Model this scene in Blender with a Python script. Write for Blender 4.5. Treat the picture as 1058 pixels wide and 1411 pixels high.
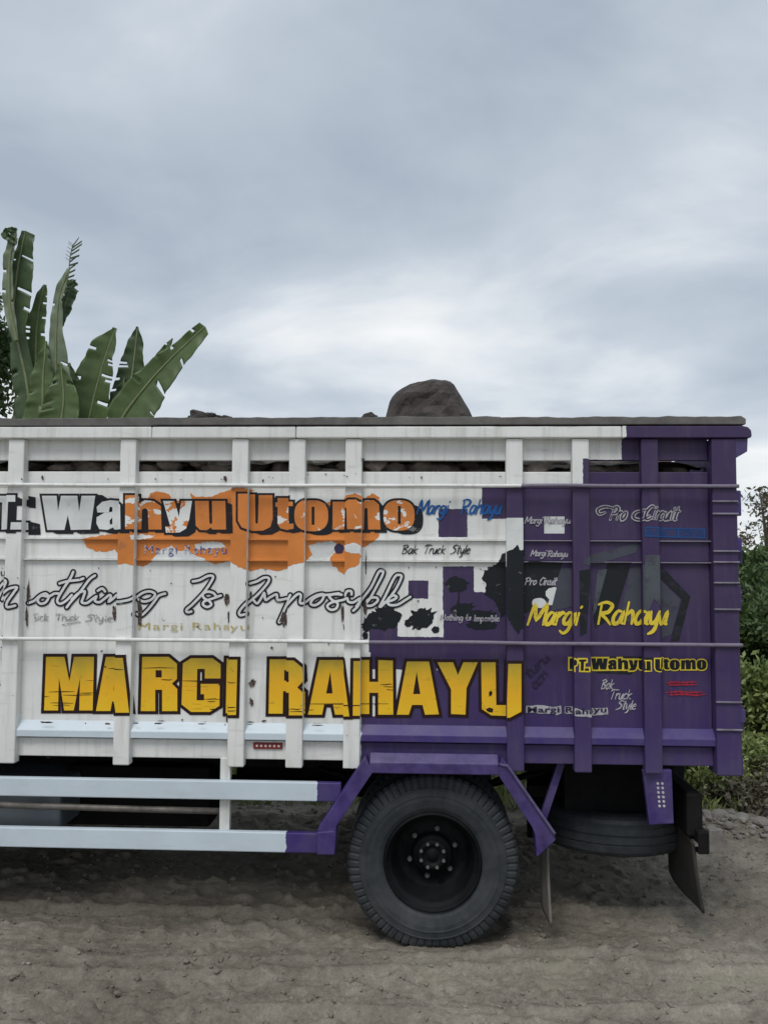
import bpy, bmesh, math, random
import numpy as np
from mathutils import Vector, Matrix, noise as mnoise
from mathutils.geometry import tessellate_polygon
random.seed(7); rng = np.random.default_rng(11)
for o in list(bpy.data.objects): bpy.data.objects.remove(o)
sc = bpy.context.scene
COL = sc.collection
R = math.radians

# ------------------------------------------------------------------ camera
F = 1150.0; W, H = 1058.0, 1411.0
D = 4.10; CH = 1.843
cam = bpy.data.cameras.new('camera'); camo = bpy.data.objects.new('camera', cam); COL.objects.link(camo)
cam.sensor_fit = 'VERTICAL'; cam.sensor_height = 24; cam.lens = 24*F/H; cam.clip_start = .05; cam.clip_end = 3000
CM = Matrix.Rotation(R(2.44), 3, 'Z') @ Matrix.Rotation(R(90+3.5), 3, 'X') @ Matrix.Rotation(R(.32), 3, 'Z')
CP = Vector((0, -D, CH))
camo.matrix_world = Matrix.Translation(CP) @ CM.to_4x4()
sc.camera = camo
def U(px, py, Y=0.0):
    """photo measurement -> (x, z) on the real vertical plane y = Y"""
    d = CM @ Vector(((px-W/2)/F, -(py-H/2)/F, -1))
    t = (Y+D)/d.y
    return (d.x*t, CH+d.z*t)
def X(px, Y=0.0, py=800): return U(px, py, Y)[0]
def Z(py, Y=0.0, px=500): return U(px, py, Y)[1]
def G(px, py):
    d = CM @ Vector(((px-W/2)/F, -(py-H/2)/F, -1)); t = -CH/d.z
    return (d.x*t, -D+d.y*t)

# ------------------------------------------------------------------ world, sun, exposure
SUN_EL, SUN_AZ = 57, 198     # sun high behind the photographer, veiled by cloud
w = bpy.data.worlds.new('World'); sc.world = w; w.use_nodes = True
nt = w.node_tree; nt.nodes.clear()
def N(nt, t, **k):
    n = nt.nodes.new(t)
    for a, b in k.items():
        if a == 'i':
            for kk, v in b.items(): n.inputs[kk].default_value = v
        else: setattr(n, a, b)
    return n
L = lambda nt, a, b: nt.links.new(a, b)
def ramp(nt, fac, pts, interp='LINEAR'):
    r = N(nt, 'ShaderNodeValToRGB'); cr = r.color_ramp; cr.interpolation = interp
    while len(cr.elements) > 1: cr.elements.remove(cr.elements[-1])
    cr.elements[0].position = pts[0][0]; cr.elements[0].color = (*pts[0][1], 1)
    for p, c in pts[1:]:
        e = cr.elements.new(p); e.color = (*c, 1)
    L(nt, fac, r.inputs[0]); return r.outputs[0]
def M2(nt, op, a, b=None, c=None):
    m = N(nt, 'ShaderNodeMath', operation=op)
    for i, v in enumerate((a, b, c)):
        if v is None: continue
        if isinstance(v, (int, float)): m.inputs[i].default_value = v
        else: L(nt, v, m.inputs[i])
    return m.outputs[0]
def MIX(nt, f, a, b, blend='MIX'):
    m = N(nt, 'ShaderNodeMix', data_type='RGBA', blend_type=blend)
    for s, v in ((0, f), (6, a), (7, b)):
        if isinstance(v, (int, float)): m.inputs[s].default_value = v
        elif isinstance(v, tuple): m.inputs[s].default_value = (*v[:3], 1)
        else: L(nt, v, m.inputs[s])
    return m.outputs[2]
sky = N(nt, 'ShaderNodeTexSky', sky_type='NISHITA', sun_disc=False, sun_elevation=R(SUN_EL), sun_rotation=R(SUN_AZ))
tc = N(nt, 'ShaderNodeTexCoord')
sx = N(nt, 'ShaderNodeSeparateXYZ'); L(nt, tc.outputs['Generated'], sx.inputs[0])
zz = M2(nt, 'ADD', M2(nt, 'MAXIMUM', sx.outputs[2], 0.0), .22)
cx = N(nt, 'ShaderNodeCombineXYZ')
L(nt, M2(nt, 'DIVIDE', sx.outputs[0], zz), cx.inputs[0]); L(nt, M2(nt, 'DIVIDE', sx.outputs[1], zz), cx.inputs[1])
mp = N(nt, 'ShaderNodeMapping', i={'Location': (5.35, 2.6, 0), 'Scale': (1, 1.15, 1)}); L(nt, cx.outputs[0], mp.inputs[0])
n1 = N(nt, 'ShaderNodeTexNoise', i={'Scale': 1.35, 'Detail': 6.0, 'Roughness': .50, 'Distortion': .35}); L(nt, mp.outputs[0], n1.inputs['Vector'])
n2 = N(nt, 'ShaderNodeTexNoise', i={'Scale': 4.2, 'Detail': 5.0, 'Roughness': .55}); L(nt, mp.outputs[0], n2.inputs['Vector'])
cl = M2(nt, 'ADD', M2(nt, 'MULTIPLY', n1.outputs[0], .86), M2(nt, 'MULTIPLY', n2.outputs[0], .14))
elev = ramp(nt, sx.outputs[2], [(0, (.22,)*3), (.14, (.155,)*3), (.22, (.095,)*3), (.36, (.03,)*3), (.42, (-.0,)*3), (1, (.0,)*3)])
cl = M2(nt, 'ADD', cl, elev)
ccol = ramp(nt, cl, [(.36, (.335, .390, .462)), (.47, (.410, .466, .530)), (.56, (.475, .530, .592)), (.66, (.61, .650, .690)), (.80, (.80, .81, .81))])
bg1 = N(nt, 'ShaderNodeBackground', i={'Strength': .08}); L(nt, sky.outputs[0], bg1.inputs[0])
bg2 = N(nt, 'ShaderNodeBackground', i={'Strength': 1.0}); L(nt, ccol, bg2.inputs[0])
mx = N(nt, 'ShaderNodeMixShader', i={0: .93}); L(nt, bg1.outputs[0], mx.inputs[1]); L(nt, bg2.outputs[0], mx.inputs[2])
wo = N(nt, 'ShaderNodeOutputWorld'); L(nt, mx.outputs[0], wo.inputs[0])
sl = bpy.data.lights.new('sun', 'SUN'); sl.energy = 1.5; sl.angle = R(24); sl.color = (1, .97, .93)
so = bpy.data.objects.new('sun', sl); COL.objects.link(so)
sdir = Vector((math.sin(R(SUN_AZ))*math.cos(R(SUN_EL)), math.cos(R(SUN_AZ))*math.cos(R(SUN_EL)), math.sin(R(SUN_EL))))
so.rotation_euler = sdir.to_track_quat('Z', 'Y').to_euler(); so.location = (0, -20, 40)
sc.render.engine = 'CYCLES'
sc.view_settings.view_transform = 'Standard'; sc.view_settings.look = 'None'
sc.view_settings.exposure = 0.30; sc.view_settings.gamma = 1; sc.view_settings.use_curve_mapping = False

# ------------------------------------------------------------------ helpers
def tag(o, label=None, cat=None, group=None, kind=None):
    if label: o['label'] = label
    if cat: o['category'] = cat
    if group: o['group'] = group
    if kind: o['kind'] = kind
    return o
def empty(name, loc=(0, 0, 0)):
    o = bpy.data.objects.new(name, None); COL.objects.link(o); o.location = loc; o.empty_display_size = .2; return o
class MB:
    def __init__(s): s.v = []; s.f = []
    def add(s, v, f):
        b = len(s.v); s.v += [tuple(p) for p in v]; s.f += [tuple(i+b for i in q) for q in f]; return s
    def box(s, x0, x1, y0, y1, z0, z1):
        v = [(x, y, z) for z in (z0, z1) for y in (y0, y1) for x in (x0, x1)]
        return s.add(v, [(0, 2, 3, 1), (4, 5, 7, 6), (0, 1, 5, 4), (2, 6, 7, 3), (0, 4, 6, 2), (1, 3, 7, 5)])
    def prism(s, poly, y0, y1):     # polygon in (x, z), extruded along y
        n = len(poly); v = [(x, y0, z) for x, z in poly] + [(x, y1, z) for x, z in poly]
        tri = tessellate_polygon([[Vector((x, z, 0)) for x, z in poly]])
        f = [tuple(t) for t in tri] + [tuple(i+n for i in reversed(t)) for t in tri]
        f += [(i, (i+1) % n, n+(i+1) % n, n+i) for i in range(n)]
        return s.add(v, f)
    def prismx(s, poly, x0, x1):    # polygon in (y, z), extruded along x
        n = len(poly); v = [(x0, y, z) for y, z in poly] + [(x1, y, z) for y, z in poly]
        return s.add(v, [tuple(range(n)), tuple(reversed(range(n, 2*n)))] + [(i, (i+1) % n, n+(i+1) % n, n+i) for i in range(n)])
    def tube(s, pts, r, n=10):
        pts = [Vector(p) for p in pts]; b = []
        rr = r if isinstance(r, (list, tuple)) else [r]*len(pts)
        v = []; f = []
        for i, p in enumerate(pts):
            t = (pts[min(i+1, len(pts)-1)]-pts[max(i-1, 0)]).normalized()
            a = t.orthogonal().normalized() if i == 0 else (a - t*a.dot(t)).normalized()
            c = t.cross(a)
            v += [p + (a*math.cos(2*math.pi*k/n)+c*math.sin(2*math.pi*k/n))*rr[i] for k in range(n)]
        for i in range(len(pts)-1):
            f += [(i*n+k, i*n+(k+1) % n, (i+1)*n+(k+1) % n, (i+1)*n+k) for k in range(n)]
        f += [tuple(reversed(range(n))), tuple(range((len(pts)-1)*n, len(pts)*n))]
        return s.add(v, f)
    def lathe_y(s, prof, c, n=64, mod=None):   # prof: (radius, y) round an axis along y
        v = []; f = []; m = len(prof)
        for k in range(n):
            a = 2*math.pi*k/n
            for j, (r, y) in enumerate(prof):
                if mod: r, y = mod(k, j, r, y)
                v.append((c[0]+r*math.cos(a), c[1]+y, c[2]+r*math.sin(a)))
        for k in range(n):
            k2 = (k+1) % n
            f += [(k*m+j, k*m+j+1, k2*m+j+1, k2*m+j) for j in range(m-1)]
        return s.add(v, f)
    def build(s, name, mat, parent=None, bevel=0, smooth=False):
        me = bpy.data.meshes.new(name); me.from_pydata(s.v, [], s.f); me.update()
        bm = bmesh.new(); bm.from_mesh(me); bmesh.ops.recalc_face_normals(bm, faces=bm.faces); bm.to_mesh(me); bm.free()
        if smooth: me.polygons.foreach_set('use_smooth', [True]*len(me.polygons))
        me.materials.append(mat)
        o = bpy.data.objects.new(name, me); COL.objects.link(o); o.parent = parent
        if bevel:
            m = o.modifiers.new('bevel', 'BEVEL'); m.width = bevel; m.segments = 2; m.limit_method = 'ANGLE'
        return o
def link(name, me, parent=None, loc=(0, 0, 0), rot=(0, 0, 0), scale=(1, 1, 1)):
    o = bpy.data.objects.new(name, me); COL.objects.link(o); o.parent = parent
    o.location = loc; o.rotation_euler = rot; o.scale = scale; return o

# ------------------------------------------------------------------ materials
def mat_new(name):
    m = bpy.data.materials.new(name); m.use_nodes = True; nt = m.node_tree
    b = nt.nodes['Principled BSDF']; return m, nt, b
def bump(nt, b, h, dist=.002, strength=.5):
    n = N(nt, 'ShaderNodeBump', i={'Strength': strength, 'Distance': dist}); L(nt, h, n.inputs['Height']); L(nt, n.outputs[0], b.inputs['Normal'])
def noise(nt, scale, detail=5, rough=.6, vec=None, sc3=None, dist=0):
    n = N(nt, 'ShaderNodeTexNoise', i={'Scale': scale, 'Detail': detail, 'Roughness': rough, 'Distortion': dist})
    t = vec
    if t is None: t = N(nt, 'ShaderNodeTexCoord').outputs['Object']
    if sc3:
        mp = N(nt, 'ShaderNodeMapping', i={'Scale': sc3}); L(nt, t, mp.inputs[0]); t = mp.outputs[0]
    L(nt, t, n.inputs['Vector']); return n.outputs[0]
def simple(name, col, rough=.6, var=.25, scale=20, metal=0, bdist=.001, dust=None, dustcol=(.2, .18, .15), bstr=.4):
    m, nt, b = mat_new(name)
    n = noise(nt, scale); lo = tuple(c*(1-var) for c in col); hi = tuple(min(1, c*(1+var)) for c in col)
    c = ramp(nt, n, [(.3, lo), (.7, hi)])
    if dust is not None:
        d = ramp(nt, noise(nt, 3.5, 7, .65), [(.45, (0,)*3), (.75, (dust,)*3)])
        c = MIX(nt, d, c, dustcol)
    L(nt, c, b.inputs['Base Color']); b.inputs['Roughness'].default_value = rough; b.inputs['Metallic'].default_value = metal
    if bdist: bump(nt, b, noise(nt, scale*3), bdist, bstr)
    return m

WHITE = (.755, .765, .745); PURP = (.044, .026, .085); PURP2 = (.038, .021, .145)
def body_paint(name, rects, PURP=PURP, PURP2=PURP2):
    """truck paint: white with purple zones, edges a little ragged; rects in photo measurements mapped on the side plane,
    each (px0, px1, py0, py1, 1=purple / 0=white), painted in order"""
    m, nt, b = mat_new(name)
    t = N(nt, 'ShaderNodeTexCoord').outputs['Object']
    s = N(nt, 'ShaderNodeSeparateXYZ'); L(nt, t, s.inputs[0])
    j = M2(nt, 'MULTIPLY', M2(nt, 'SUBTRACT', noise(nt, 45, 3, .6, t), .5), .010)
    xx = M2(nt, 'ADD', s.outputs[0], j); zc = M2(nt, 'ADD', s.outputs[2], j)
    fac = 0.0
    for (a, c, d, e, v) in rects:
        x0, x1, z0, z1 = X(a, .03, (d+e)/2), X(c, .03, (d+e)/2), Z(e, .03, min(max((a+c)/2, 0), 1058)), Z(d, .03, min(max((a+c)/2, 0), 1058))
        k = M2(nt, 'MULTIPLY', M2(nt, 'MULTIPLY', M2(nt, 'GREATER_THAN', xx, x0), M2(nt, 'LESS_THAN', xx, x1)),
               M2(nt, 'MULTIPLY', M2(nt, 'GREATER_THAN', zc, z0), M2(nt, 'LESS_THAN', zc, z1)))
        if v: fac = M2(nt, 'MAXIMUM', fac, k)
        else: fac = M2(nt, 'MULTIPLY', fac, M2(nt, 'SUBTRACT', 1.0, k))
    nz = noise(nt, 2.3, 6, .62, t)
    wh = ramp(nt, nz, [(.28, tuple(c*.88 for c in WHITE)), (.7, tuple(min(1, c*1.05) for c in WHITE))])
    # grime streaks running down
    st = ramp(nt, noise(nt, 1, 5, .6, t, (26, 26, 2.2)), [(.50, (0,)*3), (.80, (.62,)*3)])
    wh = MIX(nt, st, wh, (.42, .40, .36))
    # rub marks
    rb = ramp(nt, noise(nt, 1, 6, .7, t, (5, 5, 30)), [(.57, (0,)*3), (.70, (.45,)*3)])
    wh = MIX(nt, rb, wh, (.50, .47, .45))
    pz = ramp(nt, s.outputs[2], [(.0, PURP2), (1, PURP)])
    hgt = N(nt, 'ShaderNodeMapRange', i={1: Z(1150), 2: Z(880), 3: 0.0, 4: 1.0}); L(nt, s.outputs[2], hgt.inputs[0])
    pu = MIX(nt, hgt.outputs[0], PURP2, PURP)
    pd = ramp(nt, noise(nt, 3.1, 7, .68, t), [(.42, (0,)*3), (.72, (.40,)*3)])
    pu = MIX(nt, pd, pu, (.085, .068, .105))
    ps = ramp(nt, noise(nt, 1, 5, .6, t, (30, 30, 2.5)), [(.52, (0,)*3), (.8, (.5,)*3)])
    pu = MIX(nt, ps, pu, (.095, .078, .115))
    c = MIX(nt, fac, wh, pu)
    # chips down to rust
    ch = M2(nt, 'GREATER_THAN', noise(nt, 17, 6, .72, t), .71)
    c = MIX(nt, ch, c, (.05, .035, .03))
    sp = M2(nt, 'GREATER_THAN', noise(nt, 75, 3, .6, t), .76)
    c = MIX(nt, M2(nt, 'MULTIPLY', sp, .7), c, (.10, .08, .07))
    # mud thrown up low down
    lo = N(nt, 'ShaderNodeMapRange', i={1: Z(1190), 2: Z(1000), 3: .62, 4: .0}); L(nt, s.outputs[2], lo.inputs[0])
    md = M2(nt, 'MULTIPLY', lo.outputs[0], noise(nt, 9, 7, .7, t))
    c = MIX(nt, md, c, (.22, .195, .17))
    L(nt, c, b.inputs['Base Color'])
    L(nt, ramp(nt, nz, [(.3, (.42,)*3), (.7, (.66,)*3)]), b.inputs['Roughness'])
    b.inputs['Specular IOR Level'].default_value = .35
    h = M2(nt, 'ADD', M2(nt, 'MULTIPLY', noise(nt, 7, 2, .5, t), 1.0), M2(nt, 'MULTIPLY', noise(nt, 60, 4, .6, t), .12))
    bump(nt, b, h, .006, .45)
    return m
BIG = 4000
RECTS = [(858, BIG, 400, 606, 1), (857, BIG, 604, 640, 1), (801, BIG, 633, 668, 1),
         (664, BIG, 668, 716, 1), (720, BIG, 700, 905, 1), (604, 644, 701, 740, 1), (562.5, 590, 800, 825, 1),
         (610, BIG, 783, 885, 1), (508, BIG, 860, 905, 1), (508, BIG, 884, 1500, 1), (496, BIG, 990, 1500, 1),
         (653, 672, 780, 816, 0), (547.5, 611, 840, 878, 0), (496, 554, 923, 988, 0), (602, 610, 915, 924, 0),
         (497, 700, 1030, 1500, 1), (437, BIG, 1066, 1120, 1), (394, BIG, 1120, 1500, 1)]
BODY = body_paint('truck_paint', RECTS)
RAIL_RECTS = [(437, BIG, 1040, 1120, 1), (394, BIG, 1120, 1500, 1)]
m_rail, nt_, b_ = mat_new('guard_rail_paint')
def two_tone(nt, b, x1, z_split, x2, col=(.56, .64, .70)):
    t = N(nt, 'ShaderNodeTexCoord').outputs['Object']; s = N(nt, 'ShaderNodeSeparateXYZ'); L(nt, t, s.inputs[0])
    j = M2(nt, 'MULTIPLY', M2(nt, 'SUBTRACT', noise(nt, 22, 4, .6, t), .5), .03)
    xx = M2(nt, 'ADD', s.outputs[0], j)
    up = M2(nt, 'GREATER_THAN', s.outputs[2], z_split)
    lim = M2(nt, 'ADD', M2(nt, 'MULTIPLY', up, x1-x2), x2)
    fac = M2(nt, 'GREATER_THAN', xx, lim)
    wh = ramp(nt, noise(nt, 2.3, 6, .6, t), [(.3, tuple(c*.86 for c in col)), (.7, tuple(c*1.05 for c in col))])
    st = ramp(nt, noise(nt, 1, 6, .7, t, (3, 3, 22)), [(.52, (0,)*3), (.78, (.5,)*3)])
    wh = MIX(nt, st, wh, (.42, .42, .42))
    pu = MIX(nt, ramp(nt, noise(nt, 4, 6, .65, t), [(.4, (0,)*3), (.8, (.5,)*3)]), PURP2, (.14, .12, .15))
    c = MIX(nt, fac, wh, pu)
    c = MIX(nt, M2(nt, 'GREATER_THAN', noise(nt, 22, 6, .72, t), .74), c, (.06, .045, .04))
    L(nt, c, b.inputs['Base Color']); b.inputs['Roughness'].default_value = .5
    bump(nt, b, noise(nt, 9, 3, .5, t), .006, .4)
two_tone(nt_, b_, X(437, 0, 1090), Z(1125), X(394, 0, 1160))
m_sill, nt_, b_ = mat_new('sill_paint'); two_tone(nt_, b_, X(497, 0, 1010), -5, X(497, 0, 1010))
m_purple = simple('purple_metal', (.040, .023, .135), .5, .35, 14, bdist=.003, dust=.55, dustcol=(.12, .10, .125))
m_rodw = body_paint('rod_paint_and_highlight', [(509, BIG, 860, 905, 1), (716, BIG, 655, 690, 1)], (.20, .175, .235), (.20, .175, .24))  # rod's lilac over the purple zones is a highlight painted into the colour
m_ledge = body_paint('ledge_paint_and_highlight', [(720, BIG, 730, 790, 1)], (.20, .18, .235), (.20, .18, .235))  # purple stretch painted lighter, the ledge's lit top put into the colour
m_ledge3 = simple('lit_purple_edge', (.085, .065, .16), .5, .4, 14, dust=.5, dustcol=(.13, .11, .15))  # lighter purple for the guard lip, its lit edge painted in
m_ledge2 = simple('lit_lilac_edge', (.20, .18, .235), .5, .4, 14, dust=.5)  # pale lilac for the corner ledges, the catch of light painted in
m_plank = simple('weathered_plank', (.13, .125, .12), .85, .35, 9, bdist=.006, dust=.5, dustcol=(.20, .185, .165))
m_black = simple('underbody_black', (.006, .006, .007), .7, .4, 12, dust=.5, dustcol=(.018, .017, .016))
m_chassis = simple('chassis_grime', (.009, .009, .009), .8, .5, 8, dust=.6, dustcol=(.028, .025, .023))
m_rubber = simple('tyre_rubber', (.018, .023, .028), .72, .3, 30, bdist=.0012, dust=.75, dustcol=(.070, .072, .070))
m_rim = simple('rim_paint', (.005, .006, .007), .6, .4, 18, dust=.5, dustcol=(.020, .022, .024))
m_nut = simple('wheel_nut_steel', (.17, .165, .16), .45, .3, 50, metal=.4)
m_steel = simple('worn_steel', (.20, .185, .17), .5, .3, 25, metal=.3, dust=.5)
m_flap2 = simple('dusty_flap_rubber', (.11, .105, .095), .8, .3, 12, dust=.8, dustcol=(.22, .20, .17))
m_flap = simple('mudflap_rubber', (.022, .023, .022), .7, .3, 12, dust=.6, dustcol=(.075, .06, .047))
m_tank = simple('tank_grey_paint', (.11, .135, .16), .5, .15, 6, dust=.3)
m_sand = simple('load_sand', (.095, .080, .068), .95, .5, 30, bdist=.01, bstr=.8)
m_rock = simple('basalt_rock', (.050, .042, .039), .9, .45, 14, bdist=.014, bstr=.7, dust=.5, dustcol=(.095, .080, .072))
m_stone = simple('dusty_stone', (.20, .185, .165), .9, .35, 12, bdist=.008, dust=.6)
m_glass = simple('cab_glass', (.02, .025, .03), .08, .1, 3, bdist=0)

def flat(name, col, rough=.55, wear=.35, wearcol=None, scale=18, thr=.60):
    m, nt, b = mat_new(name)
    c = ramp(nt, noise(nt, 6), [(.3, tuple(x*.8 for x in col)), (.7, tuple(min(1, x*1.1) for x in col))])
    if wearcol is not None:
        k = ramp(nt, noise(nt, 1, 7, .7, None, (scale, scale, scale*1.4)), [(thr, (0,)*3), (thr+.03, (wear,)*3)])
        c = MIX(nt, k, c, wearcol)
    L(nt, c, b.inputs['Base Color']); b.inputs['Roughness'].default_value = rough; b.inputs['Specular IOR Level'].default_value = .3
    return m
p_black = flat('lettering_black', (.008, .011, .015), wearcol=(.35, .35, .35), wear=.45, thr=.625)
p_white = flat('lettering_white', (.68, .70, .69), wearcol=(.3, .28, .26), thr=.64)
p_dim = flat('lettering_dim_white', (.42, .41, .44), wearcol=PURP, wear=.6, thr=.56, scale=40)
p_blue = flat('lettering_blue', (.010, .09, .30), wearcol=(.3, .35, .4), thr=.66)
p_blue2 = flat('lettering_violet_blue', (.06, .07, .28), wearcol=(.6, .6, .6), wear=.8, thr=.50, scale=50)
p_bluep = flat('panel_blue', (.012, .045, .16), wearcol=(.05, .04, .1), wear=.8, thr=.5, scale=40)
p_yel = flat('lettering_yellow', (.78, .60, .05), wearcol=(.35, .25, .04), wear=.5, thr=.55, scale=25)
p_ochre = flat('lettering_ochre', (.50, .40, .12), wearcol=(.6, .6, .5), wear=.8, thr=.52, scale=45)
p_red = flat('lettering_red', (.40, .02, .035), wearcol=PURP, wear=.7, thr=.54, scale=50)
p_darkp = flat('lettering_dark', (.022, .018, .045), wearcol=PURP, wear=.8, thr=.55, scale=30)
p_pencil = flat('pencil_grey', (.28, .29, .28), wearcol=WHITE, wear=1, thr=.53, scale=60)
p_rust = flat('rust_chip', (.06, .04, .038), wearcol=(.25, .2, .18), wear=.7, thr=.55, scale=50)
p_maroon = flat('outline_maroon', (.018, .005, .004), wearcol=(.09, .05, .03), thr=.68)
p_greyband = flat('grey_band', (.060, .065, .085), wearcol=(.04, .033, .06), wear=.6, thr=.55, scale=9)
p_greyband2 = flat('grey_green_band', (.075, .088, .10), wearcol=(.05, .045, .07), wear=.7, thr=.52, scale=9)
p_darkband = flat('dark_band', (.011, .014, .017), wearcol=(.03, .025, .045), wear=.7, thr=.55, scale=12)
p_sqpurp = flat('purple_patch', (.045, .03, .08), wearcol=(.15, .13, .17), wear=.5, thr=.62)
ORANGE = (.64, .215, .048)
def orange_mat(name, mixwhite, bias=0):
    m, nt, b = mat_new(name); t = N(nt, 'ShaderNodeTexCoord').outputs['Object']
    o = ramp(nt, noise(nt, 5, 6, .65, t), [(.3, tuple(c*.82 for c in ORANGE)), (.7, tuple(c*1.12 for c in ORANGE))])
    br = ramp(nt, noise(nt, 8, 6, .7, t), [(.62, (0,)*3), (.66, (.6,)*3)])
    o = MIX(nt, br, o, (.36, .14, .07))
    if mixwhite:
        s = N(nt, 'ShaderNodeSeparateXYZ'); L(nt, t, s.inputs[0])
        nn = noise(nt, 7.5, 6, .6, t, (1, 1, 1.6), .6)
        mr = N(nt, 'ShaderNodeMapRange', i={1: X(160), 2: X(205), 3: bias-.06, 4: bias}); L(nt, s.outputs[0], mr.inputs[0])
        k = M2(nt, 'GREATER_THAN', M2(nt, 'ADD', nn, mr.outputs[0]), .49)
        o = MIX(nt, k, WHITE, o)
    L(nt, o, b.inputs['Base Color']); b.inputs['Roughness'].default_value = .5; b.inputs['Specular IOR Level'].default_value = .3
    bump(nt, b, noise(nt, 60, 3, .6, t), .002, .3)
    return m
p_orange = orange_mat('orange_splash_paint', False)
p_fillo = orange_mat('letter_fill_orange', True, .16); p_fillm = orange_mat('letter_fill_mixed', True, .05); p_fillw = orange_mat('letter_fill_white', True, -.08)
p_shade2 = flat('shade_maroon_black', (.014, .010, .013), wearcol=(.10, .04, .02), wear=.6, thr=.60)
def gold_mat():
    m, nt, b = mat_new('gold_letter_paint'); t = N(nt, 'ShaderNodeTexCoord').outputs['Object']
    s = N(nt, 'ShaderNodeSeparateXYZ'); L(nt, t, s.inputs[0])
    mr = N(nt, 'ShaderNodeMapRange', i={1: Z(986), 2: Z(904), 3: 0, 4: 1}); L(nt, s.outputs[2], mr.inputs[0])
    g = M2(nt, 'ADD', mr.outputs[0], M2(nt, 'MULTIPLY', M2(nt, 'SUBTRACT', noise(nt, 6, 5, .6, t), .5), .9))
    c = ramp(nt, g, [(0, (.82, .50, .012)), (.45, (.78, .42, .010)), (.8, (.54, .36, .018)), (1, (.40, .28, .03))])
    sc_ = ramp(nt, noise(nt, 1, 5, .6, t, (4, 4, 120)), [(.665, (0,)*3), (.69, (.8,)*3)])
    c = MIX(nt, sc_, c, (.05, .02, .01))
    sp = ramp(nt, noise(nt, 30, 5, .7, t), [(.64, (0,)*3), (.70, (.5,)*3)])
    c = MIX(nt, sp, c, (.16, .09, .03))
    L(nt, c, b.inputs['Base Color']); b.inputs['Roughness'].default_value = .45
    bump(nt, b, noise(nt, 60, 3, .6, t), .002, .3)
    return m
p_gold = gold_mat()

# ------------------------------------------------------------------ ground
def vnoise(x, y, s, seed):
    x = x*s; y = y*s; xi = np.floor(x).astype(np.int64); yi = np.floor(y).astype(np.int64); fx = x-xi; fy = y-yi
    def h(a, b):
        n = (a*374761393 + b*668265263 + seed*1442695041) & 0x7fffffff
        n = (n ^ (n >> 13))*1274126177 & 0x7fffffff
        return ((n ^ (n >> 16)) & 0xffff)/65535.0
    fx = fx*fx*(3-2*fx); fy = fy*fy*(3-2*fy)
    a = h(xi, yi); b = h(xi+1, yi); c = h(xi, yi+1); d = h(xi+1, yi+1)
    return (a*(1-fx)+b*fx)*(1-fy)+(c*(1-fx)+d*fx)*fy
def ridge(d, wd): return np.exp(-(d/wd)**2)
def ground_z(x, y):
    n = (vnoise(x*.5, y, 2.3, 41)-.5)*.022 + (vnoise(x, y, 1.3, 1)-.5)*.03 + (vnoise(x*.6, y+.4*x, 4.1, 2)-.5)*.012 + (vnoise(x+.5*y, y-.3*x, 11, 3)-.5)*.009 + (vnoise(x*.6+.3*y, y*1.4, 26, 4)-.5)*.007 + (vnoise(x-.6*y, y+.6*x, 43, 51)-.5)*.005 + (vnoise(x, y, 60, 9)-.5)*.004
    # clods: sharp little ridges
    c = vnoise(x, y, 8.5, 5); n = n + np.clip(c-.72, 0, 1)*.09
    c = vnoise(x+.3*y, y, 17, 6); n = n + np.clip(c-.64, 0, 1)*.07
    # tyre ruts running past (slightly oblique)
    for (y0, sl, w_) in ((-.72, -.10, .10), (-.36, .02, .13), (.22, .01, .20), (1.75, .02, .22)):
        d = y-(y0+sl*x+.05*np.sin(x*1.1))
        tread = .013*np.clip(np.sin(x*28+np.abs(d)*38+vnoise(x, y, 3, 31)*2.5)*3, -1, 1)*(np.abs(d) < w_*.85)
        n = n - .028*ridge(d, w_) + .022*ridge(np.abs(d)-w_*1.35, .035) + tread*np.clip((vnoise(x, y, 1.4, 8)-.35)*3, 0, 1)
        n = n + .011*np.sin(d*190)*(np.abs(d) < w_)*(1 if y0 == -.72 else np.clip((vnoise(x, y, 1.1, 12)-.3)*3, 0, 1))
    n = n + np.clip((y-3.2)/3, 0, 1)**1.2*.38
    # firm pad under the wheel contact
    for wx in (WX, WX-4.2):
        n = n*(1-np.exp(-(((x-wx)/.28)**2+((y-.3)/.3)**2)))
    fade = np.clip(1-(np.maximum(np.abs(x)-8, 0)/20), 0, 1)
    return n*fade
WX, _ = U(596, 1183, .06)
WR = .403
def axis(a, b, step, far, g=1.22):
    m = list(np.arange(a, b, step)); s = step; p = m[-1]; r = []
    while p < far: s *= g; p += s; r.append(p)
    s = step; p = m[0]; l = []
    while p > -far: s *= g; p -= s; l.append(p)
    return np.array(l[::-1]+m+r)
gx = axis(-3.3, 3.3, .0135, 500); gy = axis(-1.5, 2.6, .0135, 500)
XX, YY = np.meshgrid(gx, gy); ZZ = ground_z(XX, YY)
nv = XX.size; ny, nx = XX.shape
idx = np.arange(nv).reshape(ny, nx)
q = np.stack([idx[:-1, :-1], idx[:-1, 1:], idx[1:, 1:], idx[1:, :-1]], -1).reshape(-1, 4)
def np_mesh(name, verts, quads, k=4):
    me = bpy.data.meshes.new(name); me.vertices.add(len(verts)); me.vertices.foreach_set('co', verts.astype(np.float32).ravel())
    me.loops.add(quads.size); me.loops.foreach_set('vertex_index', quads.astype(np.int32).ravel())
    me.polygons.add(len(quads)); me.polygons.foreach_set('loop_start', np.arange(0, quads.size, k, dtype=np.int32))
    me.update(calc_edges=True); return me
me = np_mesh('ground', np.stack([XX, YY, ZZ], -1).reshape(-1, 3), q)
me.polygons.foreach_set('use_smooth', [True]*len(me.polygons))
m_ground, nt_, b_ = mat_new('wet_dirt')
t_ = N(nt_, 'ShaderNodeTexCoord').outputs['Object']
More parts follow.
